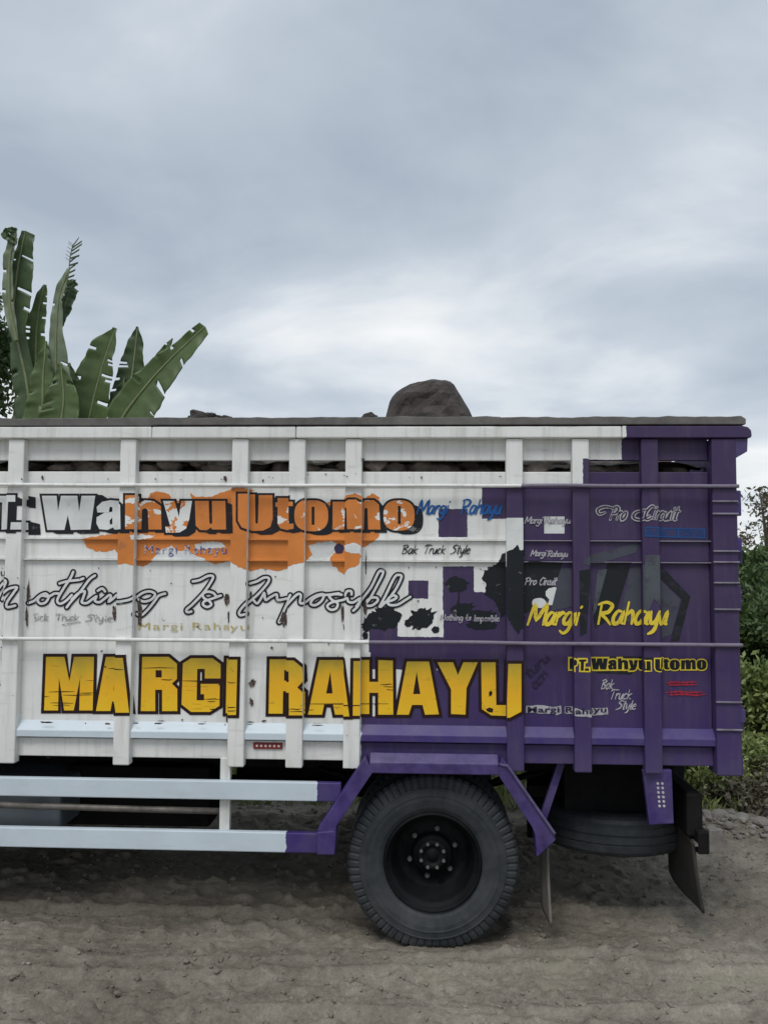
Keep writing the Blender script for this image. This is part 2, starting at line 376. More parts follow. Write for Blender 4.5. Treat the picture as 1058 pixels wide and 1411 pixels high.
c_ = ramp(nt_, noise(nt_, 1.1, 8, .68, t_), [(.30, (.118, .103, .081)), (.5, (.192, .170, .137)), (.68, (.285, .256, .210))])
c2 = ramp(nt_, noise(nt_, 26, 7, .75, t_), [(.35, (.80,)*3), (.65, (1.15,)*3)])
c_ = MIX(nt_, 1.0, c_, c2, 'MULTIPLY')
c3 = ramp(nt_, noise(nt_, 6, 8, .75, t_, (.6, 1.3, 1), .8), [(.56, (0,)*3), (.70, (.65,)*3)])
c_ = MIX(nt_, c3, c_, (.30, .275, .232))
c5 = ramp(nt_, noise(nt_, 90, 6, .8, t_), [(.42, (.84,)*3), (.5, (1,)*3), (.64, (1.18,)*3)])
c_ = MIX(nt_, 1.0, c_, c5, 'MULTIPLY')
c4 = ramp(nt_, noise(nt_, 2.2, 5, .6, t_), [(.58, (0,)*3), (.7, (.55,)*3)])
c_ = MIX(nt_, c4, c_, (.20, .19, .14))
L(nt_, c_, b_.inputs['Base Color']); b_.inputs['Roughness'].default_value = .85; b_.inputs['Specular IOR Level'].default_value = .25
bump(nt_, b_, M2(nt_, 'ADD', noise(nt_, 30, 8, .7, t_), M2(nt_, 'MULTIPLY', noise(nt_, 120, 4, .7, t_), .3)), .010, .5)
me.materials.append(m_ground)
tag(link('ground', me), kind='structure')
def gz(x, y): return float(ground_z(np.array([x]), np.array([y]))[0])

# ------------------------------------------------------------------ truck body
truck = empty('dump_truck')
tag(truck, 'white and purple slatted dump truck painted with gold lettering, parked on the dirt', 'truck')
XL = X(-520); XR = X(1013)
YP = .045       # panel face
posts = []      # (px0, px1) at the height of the upper boards
POST_PX = [(-470, -446), (-372, -348), (-225, -201), (-138, -114), (12, 36.5), (166, 189), (320, 343), (398.5, 421), (476, 499), (697, 720), (788, 811), (883, 907)]
for a, b in POST_PX:
    x0 = X(a, 0, 620); x1 = x0+.082
    posts.append((x0, x1))
zr1, zr2 = Z(669.3), Z(884)
TOPB = Z(604)
for i, (x0, x1) in enumerate(posts):
    zb = Z(1060, 0)
    if i in (4, 5): zb = Z(1060)
    mb = MB().box(x0, x1, 0, YP+.01, zb, TOPB-.002)
    mb.build('post', BODY, truck, bevel=.006)
# corner post, wider, with its own ribs
cx0, cx1 = X(979, 0, 620), X(1013.5, 0, 620)
MB().box(cx0, cx1, -.006, .12, Z(1069, 0, 980), TOPB-.002).build('corner_post', BODY, truck, bevel=.008)
# grey weathered plank with an uneven top, along the rim
mb = MB(); xs = np.linspace(XL, X(1030), 120)
for seg in ((XL, X(212)+.004), (X(206), X(690)), (X(684), X(1030))):
    xs = np.linspace(seg[0], seg[1], 50); v = []; f = []
    k = seg[0]
    for i, x in enumerate(xs):
        dz = (mnoise.noise(Vector((x*3.1+k, 0, 1)))*.012 + mnoise.noise(Vector((x*17, 3, 1)))*.006)
        end = .016 if (i == len(xs)-1 and seg[1] > 1.5) else 0
        zt = Z(575.5)+dz-end; zb = Z(587)
        v += [(x, -.016+dz*.6, zb), (x, -.020+dz, zt-.004), (x, .10, zt), (x, .10, zb)]
    for i in range(len(xs)-1):
        f += [(i*4+j, i*4+(j+1) % 4, (i+1)*4+(j+1) % 4, (i+1)*4+j) for j in range(4)]
    f += [(0, 1, 2, 3), tuple(len(xs)*4-4+j for j in (3, 2, 1, 0))]
    dzz = .0 if seg[0] == XL else .003
    v = [(a, b-dzz, c+dzz) for a, b, c in v]
    MB().add(v, f).build('rim_plank', m_plank, truck, bevel=.003)
# top rail
zt0, zt1 = Z(604), Z(588)
for a, b in ((XL, X(206)-.001), (X(206)+.001, X(406)-.001), (X(406)+.001, X(858)-.001)):
    MB().box(a, b, -.014, .07, zt0, zt1).build('top_rail', BODY, truck, bevel=.006)
xe = X(1038)
pl = [(X(858)+.001, zt0), (xe-.004, zt0), (xe, zt0+.012), (xe-.003, zt1-.022), (xe-.018, zt1-.006), (xe-.045, zt1), (X(858)+.001, zt1)]
MB().prism(pl, -.016, .07).build('top_rail', BODY, truck, bevel=.004)
# boards behind the posts
def board(py0, py1, Y, name='board', mat=None, px0=None, px1=979, th=.03, bev=.004):
    a = XL if px0 is None else X(px0)
    return MB().box(a, X(px1)+.01, Y, Y+th, Z(py1, Y), Z(py0, Y)).build(name, mat or BODY, truck, bevel=bev)
board(603, 634.5, YP); board(650, 673, YP-.002)
board(672, 743, YP, 'panel', th=.03); board(744.5, 772, YP-.004, 'panel'); board(773.5, 884, YP, 'panel'); board(884.2, 1000, YP+.002, 'panel')
zl1, zl2 = Z(743.7), Z(773)
for zc in (zl1, zl2):
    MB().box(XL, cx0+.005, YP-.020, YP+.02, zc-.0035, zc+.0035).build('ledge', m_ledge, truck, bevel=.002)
# rods in front of everything
def rod(zc, px1, name='rod'):
    pts = []
    x = XL
    while x < X(px1):
        pts.append((x, -.012+.003*math.sin(x*7), zc+mnoise.noise(Vector((x*2.2, zc*9, 0)))*.004)); x += .06
    pts.append((X(px1), -.012, zc))
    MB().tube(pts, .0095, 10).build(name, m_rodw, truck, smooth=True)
rod(zr1, 1018); rod(zr2, 1019)
# flat band under each rod on the posts (weld seam)
# sill channel: sloping top, vertical lip, then lower board
zs0, zs1, zs2 = Z(1000), Z(1013), Z(1022.5)
MB().prismx([(YP+.02, zs0), (YP+.004, zs0), (.010, zs1), (.010, zs2), (YP+.02, zs2)], XL, cx0+.004).build('sill', m_sill, truck, bevel=.003)
board(1022.7, 1048.5, YP-.004, 'skirt_board')
MB().box(XL, X(1000), YP+.05, YP+.25, Z(1052), Z(1030)).build('bed_side_beam', m_black, truck)
# bed floor, far side, headboard, tailgate
WY = 2.05
MB().box(XL, X(1000), .09, WY-.03, Z(1035), Z(1012)).build('bed_floor', m_black, truck)
far = MB()
far.box(XL, XR, WY, WY+.03, Z(1048), Z(650)); far.box(XL, XR, WY, WY+.03, Z(634), Z(590))
far.build('far_side_boards', BODY, truck)
MB().box(XL, XR, WY-.02, WY+.06, Z(590)-.001, Z(577)).build('far_top_rail', m_plank, truck)
for x0, x1 in posts: MB().box(x0, x1, WY+.031, WY+.07, Z(1060), Z(591)).build('far_post', BODY, truck)
MB().box(XL-.03, XL-.001, 0, WY+.05, Z(1048), Z(588)).build('headboard', BODY, truck)
# tailgate seen end-on, with ribs
MB().box(cx1-.03, cx1+.012, .125, WY-.005, Z(1040), Z(606)).build('tailgate', BODY, truck)
def tgrib(py0, py1, px1, nm='tailgate_rib'):
    MB().box(X(1013), X(px1), .03, WY-.01, Z(py1), Z(py0)).build(nm, m_purple, truck, bevel=.006)
tgrib(650, 667, 1018); tgrib(674, 708, 1026.5); tgrib(738, 775, 1026.5); tgrib(803, 839, 1024); tgrib(967, 1004, 1024)
tgrib(1036, 1062, 1022)
# corner bracket below the rail end
MB().prism([(X(1013), Z(604.5)), (X(1034), Z(604.5)), (X(1033), Z(622)), (X(1015), Z(632)), (X(1013), Z(634))], .0, .09).build('rail_bracket', m_purple, truck, bevel=.003)
MB().box(X(1014), X(1034), .09, WY, Z(622), Z(606)).build('tailgate_top_beam', m_purple, truck)
for py in (691, 708, 759.5, 774.5, 803, 839.5, 967, 1005):
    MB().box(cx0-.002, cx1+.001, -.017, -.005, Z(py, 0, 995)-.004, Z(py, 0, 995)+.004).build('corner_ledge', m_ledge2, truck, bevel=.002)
# hinge plates on tailgate
for py in (700, 750, 980):
    MB().box(X(1014), X(1023), .0, .03, Z(py+9), Z(py-9)).build('hinge', m_purple, truck, bevel=.003)

# ------------------------------------------------------------------ painted marks: clipped on to the stepped surface of the side
ZBANDS = [(Z(1200), Z(1022.7), YP-.004), (Z(1022.7), Z(1000), .010), (Z(1000), zr2, YP+.002), (zr2, zl2-.0035, YP), (zl2-.0035, zl2+.0035, YP-.020),
          (zl2+.0035, zl1-.0035, YP-.004), (zl1-.0035, zl1+.0035, YP-.020), (zl1+.0035, Z(672), YP), (Z(672), Z(650), YP-.002), (Z(650), Z(603), YP)]
XC = []
edges = sorted(posts) + [(cx0, cx1)]
prev = XL
for a, b in edges:
    XC.append((prev, a, None)); XC.append((a, b, 0.0 if a != cx0 else -.006)); prev = b
def clip(poly, ax, lim, sgn):
    out = []; n = len(poly)
    for i in range(n):
        p, q = poly[i], poly[(i+1) % n]
        dp, dq = (p[ax]-lim)*sgn, (q[ax]-lim)*sgn
        if dp >= 0: out.append(p)
        if (dp > 0 and dq < 0) or (dp < 0 and dq > 0):
            t = dp/(dp-dq); out.append(tuple(p[k]+(q[k]-p[k])*t for k in range(3)))
    return out
def decal(name, polys, mat, layer, label=None, Yref=.03):
    """polys: convex polygons of (px, py, extra depth) measured on the photograph, laid on the truck side's real surfaces"""
    V = []; Fc = []
    for poly in polys:
        wp = [(*U(p[0], p[1], Yref), p[2] if len(p) > 2 else 0) for p in poly]
        xmin = min(p[0] for p in wp); xmax = max(p[0] for p in wp)
        for (a, b, yd) in XC:
            if xmax < a or xmin > b: continue
            c = wp
            if xmin < a: c = clip(c, 0, a+.0004, 1)
            if len(c) >= 3 and xmax > b: c = clip(c, 0, b-.0004, -1)
            if len(c) < 3: continue
            zs = [p[1] for p in c]
            bands = [(min(zs)-1, max(zs)+1, yd)] if yd is not None else ZBANDS
            for (z0, z1, y) in bands:
                if max(zs) < z0 or min(zs) > z1: continue
                d = c
                if min(zs) < z0: d = clip(d, 1, z0, 1)
                if len(d) >= 3 and max(zs) > z1: d = clip(d, 1, z1, -1)
                if len(d) < 3: continue
                s = len(V); V += [(p[0], y-.0010-layer*.0005-p[2], p[1]) for p in d]; Fc.append(tuple(range(s, s+len(d))))
    if not Fc: return None
    me = bpy.data.meshes.new(name); me.from_pydata(V, [], Fc); me.update(); me.validate()
    me.materials.append(mat); o = link(name, me, truck)
    if label: o['label'] = label
    return o
def decal_each(name, polys, mat, layer):
    for i, p in enumerate(polys): decal(name, tri(p), mat, layer+i*.07)
def tri(poly, holes=()):
    loops = [[Vector((x, y, 0)) for x, y in poly]] + [[Vector((x, y, 0)) for x, y in h] for h in holes]
    pts = [p for l in loops for p in l]
    return [[(pts[i].x, pts[i].y) for i in t] for t in tessellate_polygon(loops)]
def smooth(pts, n=6):
    if len(pts) < 3: return pts
    P = [pts[0]]+list(pts)+[pts[-1]]; out = []
    for i in range(1, len(P)-2):
        p0, p1, p2, p3 = P[i-1:i+3]
        for k in range(n):
            t = k/n
            out.append(tuple(.5*((2*p1[j])+(-p0[j]+p2[j])*t+(2*p0[j]-5*p1[j]+4*p2[j]-p3[j])*t*t+(-p0[j]+3*p1[j]-3*p2[j]+p3[j])*t**3) for j in (0, 1)))
    out.append(pts[-1]); return out
_rb = [0]
def ribbon(pts, wd, cap=True, closed=False, taper=0):
    """stroke as convex quads; depth creeps along the stroke so crossings never share a plane"""
    pts = [Vector(p) for p in pts]
    q = [pts[0]]
    for p in pts[1:]:
        if (p-q[-1]).length > .05: q.append(p)
    pts = q; n = len(pts); out = []
    _rb[0] = (_rb[0]+1) % 6; base = _rb[0]*.00004; dd = lambda i: base+.00016*i/max(n, 1)
    if n < 2: return out
    nr = []
    for i in range(n):
        if closed: a, b = pts[i-1], pts[(i+1) % n]
        else: a, b = pts[max(i-1, 0)], pts[min(i+1, n-1)]
        t = (b-pts[i]).normalized()+(pts[i]-a).normalized() if (b-pts[i]).length*(pts[i]-a).length > 0 else (b-a)
        t = (t if t.length > 1e-4 else Vector((-(b-a).y, (b-a).x))).normalized(); nn = Vector((-t.y, t.x))
        s1 = (pts[i]-pts[i-1 if (i or closed) else 0]); s1 = s1.normalized() if s1.length > 0 else t
        k = max(.45 if closed else .7, abs(s1.dot(t))) if (closed or 0 < i < n-1) else 1
        ww = wd*.5*(1-taper*abs(2*i/(n-1)-1)**2) if n > 1 else wd*.5
        nr.append(nn*ww/k)
    rngi = range(n if closed else n-1)
    for i in rngi:
        j = (i+1) % n; d0, d1 = dd(i), dd(i+1)
        A, B, C_, D_ = pts[i]+nr[i], pts[j]+nr[j], pts[j]-nr[j], pts[i]-nr[i]
        out.append([(A.x, A.y, d0), (B.x, B.y, d1), (C_.x, C_.y, d1)]); out.append([(A.x, A.y, d0), (C_.x, C_.y, d1), (D_.x, D_.y, d0)])
    if cap and not closed:
        for e, sgn, i in ((pts[0], 1, 0), (pts[-1], -1, n-1)):
            r = nr[i].length; a0 = math.atan2(nr[i].y, nr[i].x)
            if sgn > 0: angs = [a0+math.pi*k/6 for k in range(7)]
            else: angs = [a0-math.pi*k/6 for k in range(7)]
            out.append([(e.x+r*math.cos(a), e.y+r*math.sin(a), dd(i)+.00002) for a in angs])
    return out
def scrape(poly, amp=1.2, step=3.0, seed=0):
    rr = random.Random(seed); out = []
    n = len(poly)
    for i in range(n):
        a = Vector(poly[i]); b = Vector(poly[(i+1) % n]); k = max(1, int((b-a).length/step))
        for j in range(k):
            p = a.lerp(b, j/k); out.append((p.x+rr.uniform(-amp, amp), p.y+rr.uniform(-amp, amp)))
    return out
def blob(cx, cy, rx, ry, seed, n=44, rough=.16, spikes=5):
    rr = random.Random(seed); out = []; ph = [rr.uniform(0, 6.28) for _ in range(4)]
    sp = [rr.randrange(n) for _ in range(spikes)]
    for k in range(n):
        a = 2*math.pi*k/n
        r = 1+rough*(math.sin(2*a+ph[0])*.5+math.sin(5*a+ph[1])*.4+math.sin(9*a+ph[2])*.35+rr.uniform(-.3, .3))
        if k in sp: r *= rr.uniform(1.15, 1.5)
        out.append((cx+rx*r*math.cos(a), cy+ry*r*math.sin(a)))
    return out

# --- flat colour patches
spl = [(113, 742), (119, 755), (130, 759), (146, 761), (158, 757), (164, 766), (165, 778), (176, 776), (187, 779), (196, 781), (208, 774), (222, 772), (283, 772), (298, 778), (317, 773), (331, 781), (345, 787), (358, 783), (372, 785), (388, 787), (400, 779), (420, 775),
       (422, 772), (431, 764), (443, 748), (456, 745), (468, 752), (455, 768), (456, 778), (464, 784), (474, 793), (480, 783), (494, 780), (498, 766), (486, 758), (503, 753), (516, 745), (523, 738), (522, 684), (512, 680), (503, 686), (490, 681), (478, 684),
       (470, 690), (456, 690), (430, 702), (415, 700), (395, 690), (375, 688), (345, 674), (318, 673), (300, 680), (284, 685), (268, 684), (262, 679), (264, 690), (236, 690), (232, 680), (214, 676), (206, 680), (200, 692), (188, 703), (176, 712), (168, 726), (150, 736)]
decal('orange_splash', tri(scrape(spl, 1.1, 3.2, 1)), p_orange, 0, 'ragged orange paint splash')
wh = []
for pg in ([(209, 771), (222, 757), (236, 752), (246, 760), (258, 757), (266, 764), (282, 770), (282, 774), (209, 774)], [(268, 750), (290, 746), (306, 748), (311, 754), (296, 755), (280, 757), (270, 757)],
           [(424, 752), (440, 747), (458, 748), (460, 758), (448, 770), (432, 775), (424, 776), (430, 764)], [(474, 752), (488, 748), (498, 752), (496, 762), (482, 762), (476, 760)],
           [(182, 739), (192, 736), (212, 738), (206, 742), (184, 744)], [(344, 676), (362, 675), (378, 676), (392, 682), (404, 690), (390, 688), (372, 684), (352, 680)]):
    wh.append(scrape(pg, .8, 2.5, len(wh)))
decal_each('white_paint_patch', wh, p_white, 1)
decal('dark_oval_mark', tri(blob(467, 756, 6.5, 7.5, 3, 20, .1, 0)), p_sqpurp, 2)
blk = []
for pg in ([(660, 782), (668, 786), (676, 783), (684, 777), (690, 769), (694, 761), (702, 757), (713, 752), (717, 759), (722, 756), (722, 862), (712, 872), (703, 858), (697, 846), (690, 850), (686, 838), (679, 826), (668, 819), (671, 806), (665, 797), (668, 789)],):
    blk.append(scrape(pg, 1.5, 2.6, 5))
for (a, b, c, d, s, sp) in ((529, 853, 23, 15, 11, 8), (581, 853, 16, 14, 12, 8), (600, 868, 5, 5, 13, 2), (629, 805, 14, 11, 14, 4), (562, 860, 5, 4, 15, 2), (656, 847, 24, 6, 16, 5), (636, 840, 15, 9, 17, 4), (664, 862, 20, 6, 18, 5), (505, 862, 6, 9, 19, 4), (503, 876, 4, 5, 20, 2), (632, 822, 1, 9, 21, 0)):
    blk.append(blob(a, b, c, d, s, 48, .14, sp))
decal_each('black_splatter', blk, p_black, 2)
decal_each('white_patch', [[(750, 711.5), (778, 711.5), (778, 735), (750, 735)], [(697.5, 714), (720.5, 714), (720.5, 757), (715, 760), (697.5, 761)]], p_white, 1)
decal_each('white_dome_mark', [blob(743, 831, 10, 7, 31, 24, .05, 0), [(752, 815), (756, 811), (764, 809), (767, 810), (761, 834), (755, 834), (757, 826), (752, 821)]], p_white, 3)
# worn grey emblem on the purple
decal_each('dark_emblem_band', [[(722, 778), (730, 772), (748, 774), (775, 775), (768, 800), (757, 812), (752, 830), (740, 838), (722, 846)], [(796, 786), (812, 784), (806, 872), (797, 876)], [(838, 775), (870, 775), (848, 850), (820, 866), (816, 838)], [(911, 779), (952, 822), (936, 884), (924, 884), (940, 826), (911, 798)], [(820, 905), (900, 905), (870, 930), (822, 928)]], p_darkband, .4)
decal_each('grey_emblem_band', [[(773, 783), (788, 783), (788, 836), (760, 842), (764, 812)], [(868, 784), (886, 778), (886, 850), (852, 862)], [(800, 776), (812, 765), (870, 750), (882, 751), (876, 762), (812, 780)], [(911, 800), (938, 826), (926, 874), (912, 880)]], p_greyband, 1.2)
decal_each('grey_green_emblem_band', [[(886, 765), (909, 765), (909, 838), (898, 824), (886, 852)], [(824, 786), (837, 784), (822, 840), (816, 852)]], p_greyband2, 2)
# rust chips beside the posts
ch = []
for (a, b, c, d, s) in ((38, 818, 2.2, 13, 1), (36, 850, 1.5, 14, 2), (5, 860, 1.3, 16, 3), (157, 845, 2.8, 10, 4), (192, 844, 3, 17, 5), (312, 826, 4, 7, 6), (315, 850, 1.6, 9, 7), (391, 853, 4, 10, 8), (472, 845, 2, 12, 9), (474, 864, 1.4, 4, 10),
                        (503, 838, 2.5, 8, 11), (347, 942, 4, 5, 12), (346, 968, 2.6, 5, 13), (374, 893, 1.4, 2, 14), (68, 994, 9, 1.1, 15), (151, 996, 4, 1.2, 16), (190, 995, 3, 1.1, 17), (221, 995, 6, 1.4, 18), (312, 992, 1.2, 6, 19), (280, 996, 5, .9, 20), (345, 996, 4, 1.4, 21), (363, 994, 3, 1.2, 22), (438, 998, 7, 1, 23),
                        (58, 658, 1.4, 3, 24), (310, 659, 2.4, 3.2, 25), (412, 599, 7, 1.2, 26), (495, 598, 8, 1.4, 27), (681, 594, 4, 1.5, 28), (380, 600, 1.3, 2, 29), (362, 662, 1.2, 2, 30), (2, 942, 1.6, 9, 31), (500, 634, 1.6, 3, 32), (345, 820, 1.5, 5, 33), (504, 778, .8, 14, 34)):
    ch += tri(blob(a, b, c, d, s+100, 26, .28, 3))
for k in range(70):
    rr = random.Random(900+k); ch += tri(blob(rr.uniform(0, 700), rr.choice((rr.uniform(590, 602), rr.uniform(652, 662), rr.uniform(880, 1045), rr.uniform(776, 880))), rr.uniform(.5, 1.5), rr.uniform(.4, 1.3), 300+k, 12, .3, 1))
decal('rust_chips', ch, p_rust, 9)['kind'] = 'stuff'

# --- big lettering: MARGI RAHAYU
def cc(ox, oy, pts, s=5.29): return [(ox+x/s, oy+y/s) for x, y in pts]
G_ = []
G_.append((cc(40, 890, [(118, 82), (252, 82), (288, 262), (322, 82), (468, 82), (458, 474), (360, 474), (366, 235), (320, 474), (250, 474), (212, 235), (205, 474), (103, 474)]), []))
G_.append((cc(40, 890, [(555, 82), (703, 82), (748, 478), (650, 478), (640, 408), (600, 408), (588, 478), (482, 478)]), [cc(40, 890, [(625, 215), (640, 325), (610, 325)])]))
G_.append(([(195, 905.5), (231.5, 905.5), (243, 915), (243, 936), (236, 942.5), (243.5, 950), (243.5, 980.5), (222.5, 980.5), (222.5, 951), (213, 951), (213, 980.5), (193, 980.5)], [[(213.5, 924), (222, 924), (222, 934), (213.5, 934)]]))
G_.append((cc(220, 890, [(165, 130), (225, 92), (380, 92), (440, 135), (440, 240), (325, 240), (325, 170), (270, 170), (265, 400), (320, 400), (320, 355), (295, 355), (295, 280), (435, 280), (432, 440), (360, 485), (225, 485), (155, 430)]), []))
G_.append((cc(220, 890, [(485, 95), (578, 95), (568, 495), (478, 495)]), []))
G_.append(([(371, 909), (406, 909), (418, 919), (419, 937), (411, 946), (420, 954), (420, 984), (399.6, 984), (399.6, 953), (389.5, 953), (389, 984), (369.5, 984)], [[(391, 924), (399.3, 924), (399.3, 938.5), (391, 938.5)]]))
G_.append((cc(380, 890, [(315, 105), (487, 105), (540, 505), (430, 505), (415, 430), (350, 430), (335, 505), (232, 505)]), [cc(380, 890, [(395, 190), (412, 350), (365, 350)])]))
G_.append((cc(380, 890, [(570, 105), (680, 105), (680, 265), (745, 265), (745, 105), (852, 110), (855, 505), (745, 505), (745, 345), (680, 345), (680, 500), (565, 500)]), []))
G_.append(([(560.5, 912), (591, 912), (604.5, 985), (585.5, 985.5), (582, 972), (567.5, 972), (563, 985.5), (546.5, 985.5)], [[(574, 926), (579, 957), (569, 957)]]))
G_.append((cc(560, 890, [(225, 122), (340, 122), (375, 215), (415, 122), (520, 122), (438, 310), (430, 505), (325, 500), (325, 320)]), []))
G_.append((cc(560, 890, [(545, 122), (650, 122), (655, 435), (725, 435), (735, 125), (830, 125), (830, 470), (745, 515), (620, 510), (550, 465)]), []))
for pg, hs in G_:
    ol = ribbon(pg, 8.6, closed=True)
    # square the corners
    for p in pg: ol.append([(p[0]-4.3, p[1]-4.3, .0001), (p[0]+4.3, p[1]-4.3, .0001), (p[0]+4.3, p[1]+4.3, .0001), (p[0]-4.3, p[1]+4.3, .0001)])[:0] if False else None
    for h in hs:
        ol += [[(x, y, .0002) for x, y in t] for t in tri(h)]
    decal('letter_outline', ol, p_maroon, 3)
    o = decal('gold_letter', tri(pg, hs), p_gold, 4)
sc_ = []
rr = random.Random(4)
for (a, b, y, t) in ((148, 174, 921.6, 1.4), (195, 240, 921, 1.2), (250, 305, 938.5, 1.6), (312, 327, 939.5, 1), (66, 102, 954, 1.3), (60, 66, 960, 1.2), (86, 126, 958.5, 1.1), (68, 100, 969, 1.3), (72, 96, 972.5, 1), (108, 128, 955.5, 1.2), (281, 302, 964, 1.3), (285, 296, 967, 1.1), (288, 297, 977.5, 1.2), (312, 327, 973, 1.4), (312, 327, 978, 1.2),
                     (398, 417, 975.5, 1.2), (400, 432, 979, 1.2), (415, 535, 970.5, 1.5), (524, 540, 943.5, 1.3), (528, 542, 947, 1), (532, 542, 951, .9), (221, 236, 937, 1.2)):
    m_ = (a+b)/2
    sc_ += ribbon([(a, y), (m_-3, y+rr.uniform(-.6, .6)), (m_+4, y+rr.uniform(-.6, .6)), (b, y+rr.uniform(-.8, .8))], t, taper=.7)
sc_ += tri(blob(676, 956, 2.2, 4, 71, 16, .2, 1))+tri(blob(675, 979, 4, 3.5, 72, 20, .3, 4))
decal('letter_scratches', sc_, p_maroon, 6)['kind'] = 'stuff'

# --- T. Wahyu Utomo, fat letters with black drop shade
def arc_o(x0, x1, y0, y1, p=2.6, n=30):
    cx, cy, rx, ry = (x0+x1)/2, (y0+y1)/2, (x1-x0)/2, (y1-y0)/2; o = []
    for k in range(n):
        a = 2*math.pi*k/n; c, s = math.cos(a), math.sin(a)
        o.append((cx+rx*math.copysign(abs(c)**(2/p), c), cy+ry*math.copysign(abs(s)**(2/p), s)))
    return o
B = 729.5; T_ = 683; XH = 690
Wd = []
Wd.append(([(-40, T_), (-24, T_), (-16, 687), (-14, 698), (-18, 706), (-28, 709), (-28, B), (-40, B)], []))
Wd.append(([(-6, T_), (26, T_), (26, 692), (16, 692), (14.5, B), (1, B), (2, 692), (-6, 692)], []))
Wd.append(([(20, 720), (38, 720), (38, 730), (19, 730)], []))
Wd.append((cc(0, 670, [(300, 68), (408, 68), (418, 180), (440, 68), (560, 68), (572, 185), (590, 68), (690, 68), (655, 315), (512, 318), (490, 210), (465, 318), (340, 318)]), []))
Wd.append((cc(0, 670, [(705, 190), (700, 150), (740, 112), (800, 100), (860, 105), (895, 140), (898, 315), (830, 315), (820, 300), (780, 318), (720, 312), (698, 270), (700, 225), (760, 190), (815, 185), (815, 150), (795, 150), (790, 190)]), [cc(0, 670, [(815, 225), (795, 250), (798, 280), (815, 275)])]))
Wd.append(([(176, T_), (191, T_), (191, 693), (199, 689), (211, 690), (221, 697), (222, B), (204, B), (203, 702), (199, 700), (195, 702), (194, B), (176, B)], []))
Wd.append(([(224, XH), (240, XH), (246, 712), (249, XH), (264, XH), (260, 716), (256, 728), (247, 733.5), (228, 734), (227, 725.5), (234, 725)], []))
Wd.append(([(268, XH), (287, XH), (288, 721), (290.5, 722), (292, 720), (291.5, XH), (310, XH), (311, B), (292, B), (290, 726.5), (284, 730.5), (275, 730), (269, 724)], []))
Wd.append(([(330, 681), (351, 681), (351.5, 720), (353.5, 722), (355, 720), (356, 682), (375, 682), (375.5, 715), (372, 726), (362, 731), (347, 731.5), (335, 727), (330, 718)], []))
Wd.append(([(382, 686), (398, 686), (398, 692), (405, 692), (405, 698), (399, 698), (399.5, 722), (406, 722), (406, 729), (396, 730.5), (386, 728), (382, 722), (382, 698), (379, 698), (379, 692), (382, 692)], []))
Wd.append((arc_o(407, 452, 689, 732), [[(429, 698), (433, 698), (433, 723), (429, 723)]]))
Wd.append(([(458, 691), (474, 691), (475, 693), (481, 689), (491, 689), (497, 693), (503, 689), (515, 689), (522, 695), (524, B), (507, B), (506, 700), (502, 700), (501, B), (479, B), (478, 700), (475, 700), (474, B), (458, B)], []))
Wd.append((arc_o(528, 571, 689, 731), [[(548, 697), (552, 697), (552, 722), (548, 722)]]))
for pi, (pg, hs) in enumerate(Wd):
    sh = []
    for k, (dx, dy) in enumerate(((3, 1.5), (6, 3), (9, 4.5), (12, 5.5)) if pi not in (0, 2) else ((2, 1),)):
        if pi in (5, 9, 11) and k > 2: continue
        sh += [[(x+dx, y+dy, k*.00004) for x, y in t] for t in tri(pg)]
    sh += ribbon(pg, 6, closed=True)
    for h in hs: sh += [[(x, y, .0003) for x, y in t] for t in tri(h)]
    decal('letter_shade', sh, p_shade2 if pi in (5, 7, 8) else p_black, 3+(pi % 2)*.5)
    decal('fat_letter', tri(pg, hs), p_white if pi < 5 else {5: p_fillm, 6: p_fillw, 7: p_fillo, 8: p_fillo}.get(pi, p_fillm), 5)
decal('letter_shade', tri([(38, 683), (48, 685), (48, 700), (38, 699)])+tri([(38, 718), (54, 722), (55, 737), (38, 737)])+tri(cc(0, 670, [(690, 60), (740, 62), (790, 95), (720, 105), (690, 90)])), p_black, 3)

# --- the script line, white strokes with black outline
S = []
S.append([(-16, 838), (-8, 818), (4, 803), (10, 799), (13, 802), (9, 811), (2, 826)]); S.append([(8, 818), (17, 811), (28, 809), (24, 816), (15, 829), (15, 836), (26, 834)])
S.append([(38, 831), (46, 828), (54, 821), (62, 818), (66, 823), (62, 830), (55, 832), (51, 827), (56, 821), (66, 822), (74, 818), (80, 818)])
S.append([(100, 788), (96, 797), (86, 812), (78, 827), (82, 832), (90, 828), (98, 820)]); S.append([(81, 804), (92, 801), (108, 799), (114, 797)])
S.append([(130, 793), (122, 799), (110, 815), (98, 828), (91, 837)]); S.append([(98, 826), (108, 817), (116, 815), (114, 823), (112, 830), (119, 831), (126, 826), (132, 822), (130, 828), (136, 830), (142, 826), (150, 820), (152, 823), (149, 829), (155, 825), (160, 820)])
S.append([(134, 814), (140, 811), (144, 815)])
S.append([(163, 829), (172, 828), (184, 825), (196, 817), (206, 815), (213, 819), (208, 826), (198, 829), (190, 826)]); S.append([(227, 818), (218, 821), (212, 829), (203, 840), (194, 848), (188, 846)])
S.append(cc(180, 770, [(450, 165), (500, 155), (560, 125), (598, 128), (585, 165), (530, 245), (450, 330), (405, 370), (410, 390), (440, 385)]))
S.append(cc(180, 770, [(655, 268), (625, 275), (600, 250), (560, 240), (525, 255), (530, 285), (570, 310), (585, 335), (555, 352), (525, 335), (535, 310), (580, 295), (655, 268)]))
S.append([(344, 804), (354, 801), (363, 796), (370, 797), (368, 804), (354, 820), (340, 832), (332, 842), (333, 847), (339, 846)])
S.append(cc(340, 770, [(45, 300), (75, 325), (110, 275), (125, 250), (135, 300), (170, 280), (215, 260), (225, 300), (290, 290)])); S.append(cc(340, 770, [(325, 262), (290, 330), (250, 420), (232, 462), (250, 455)]))
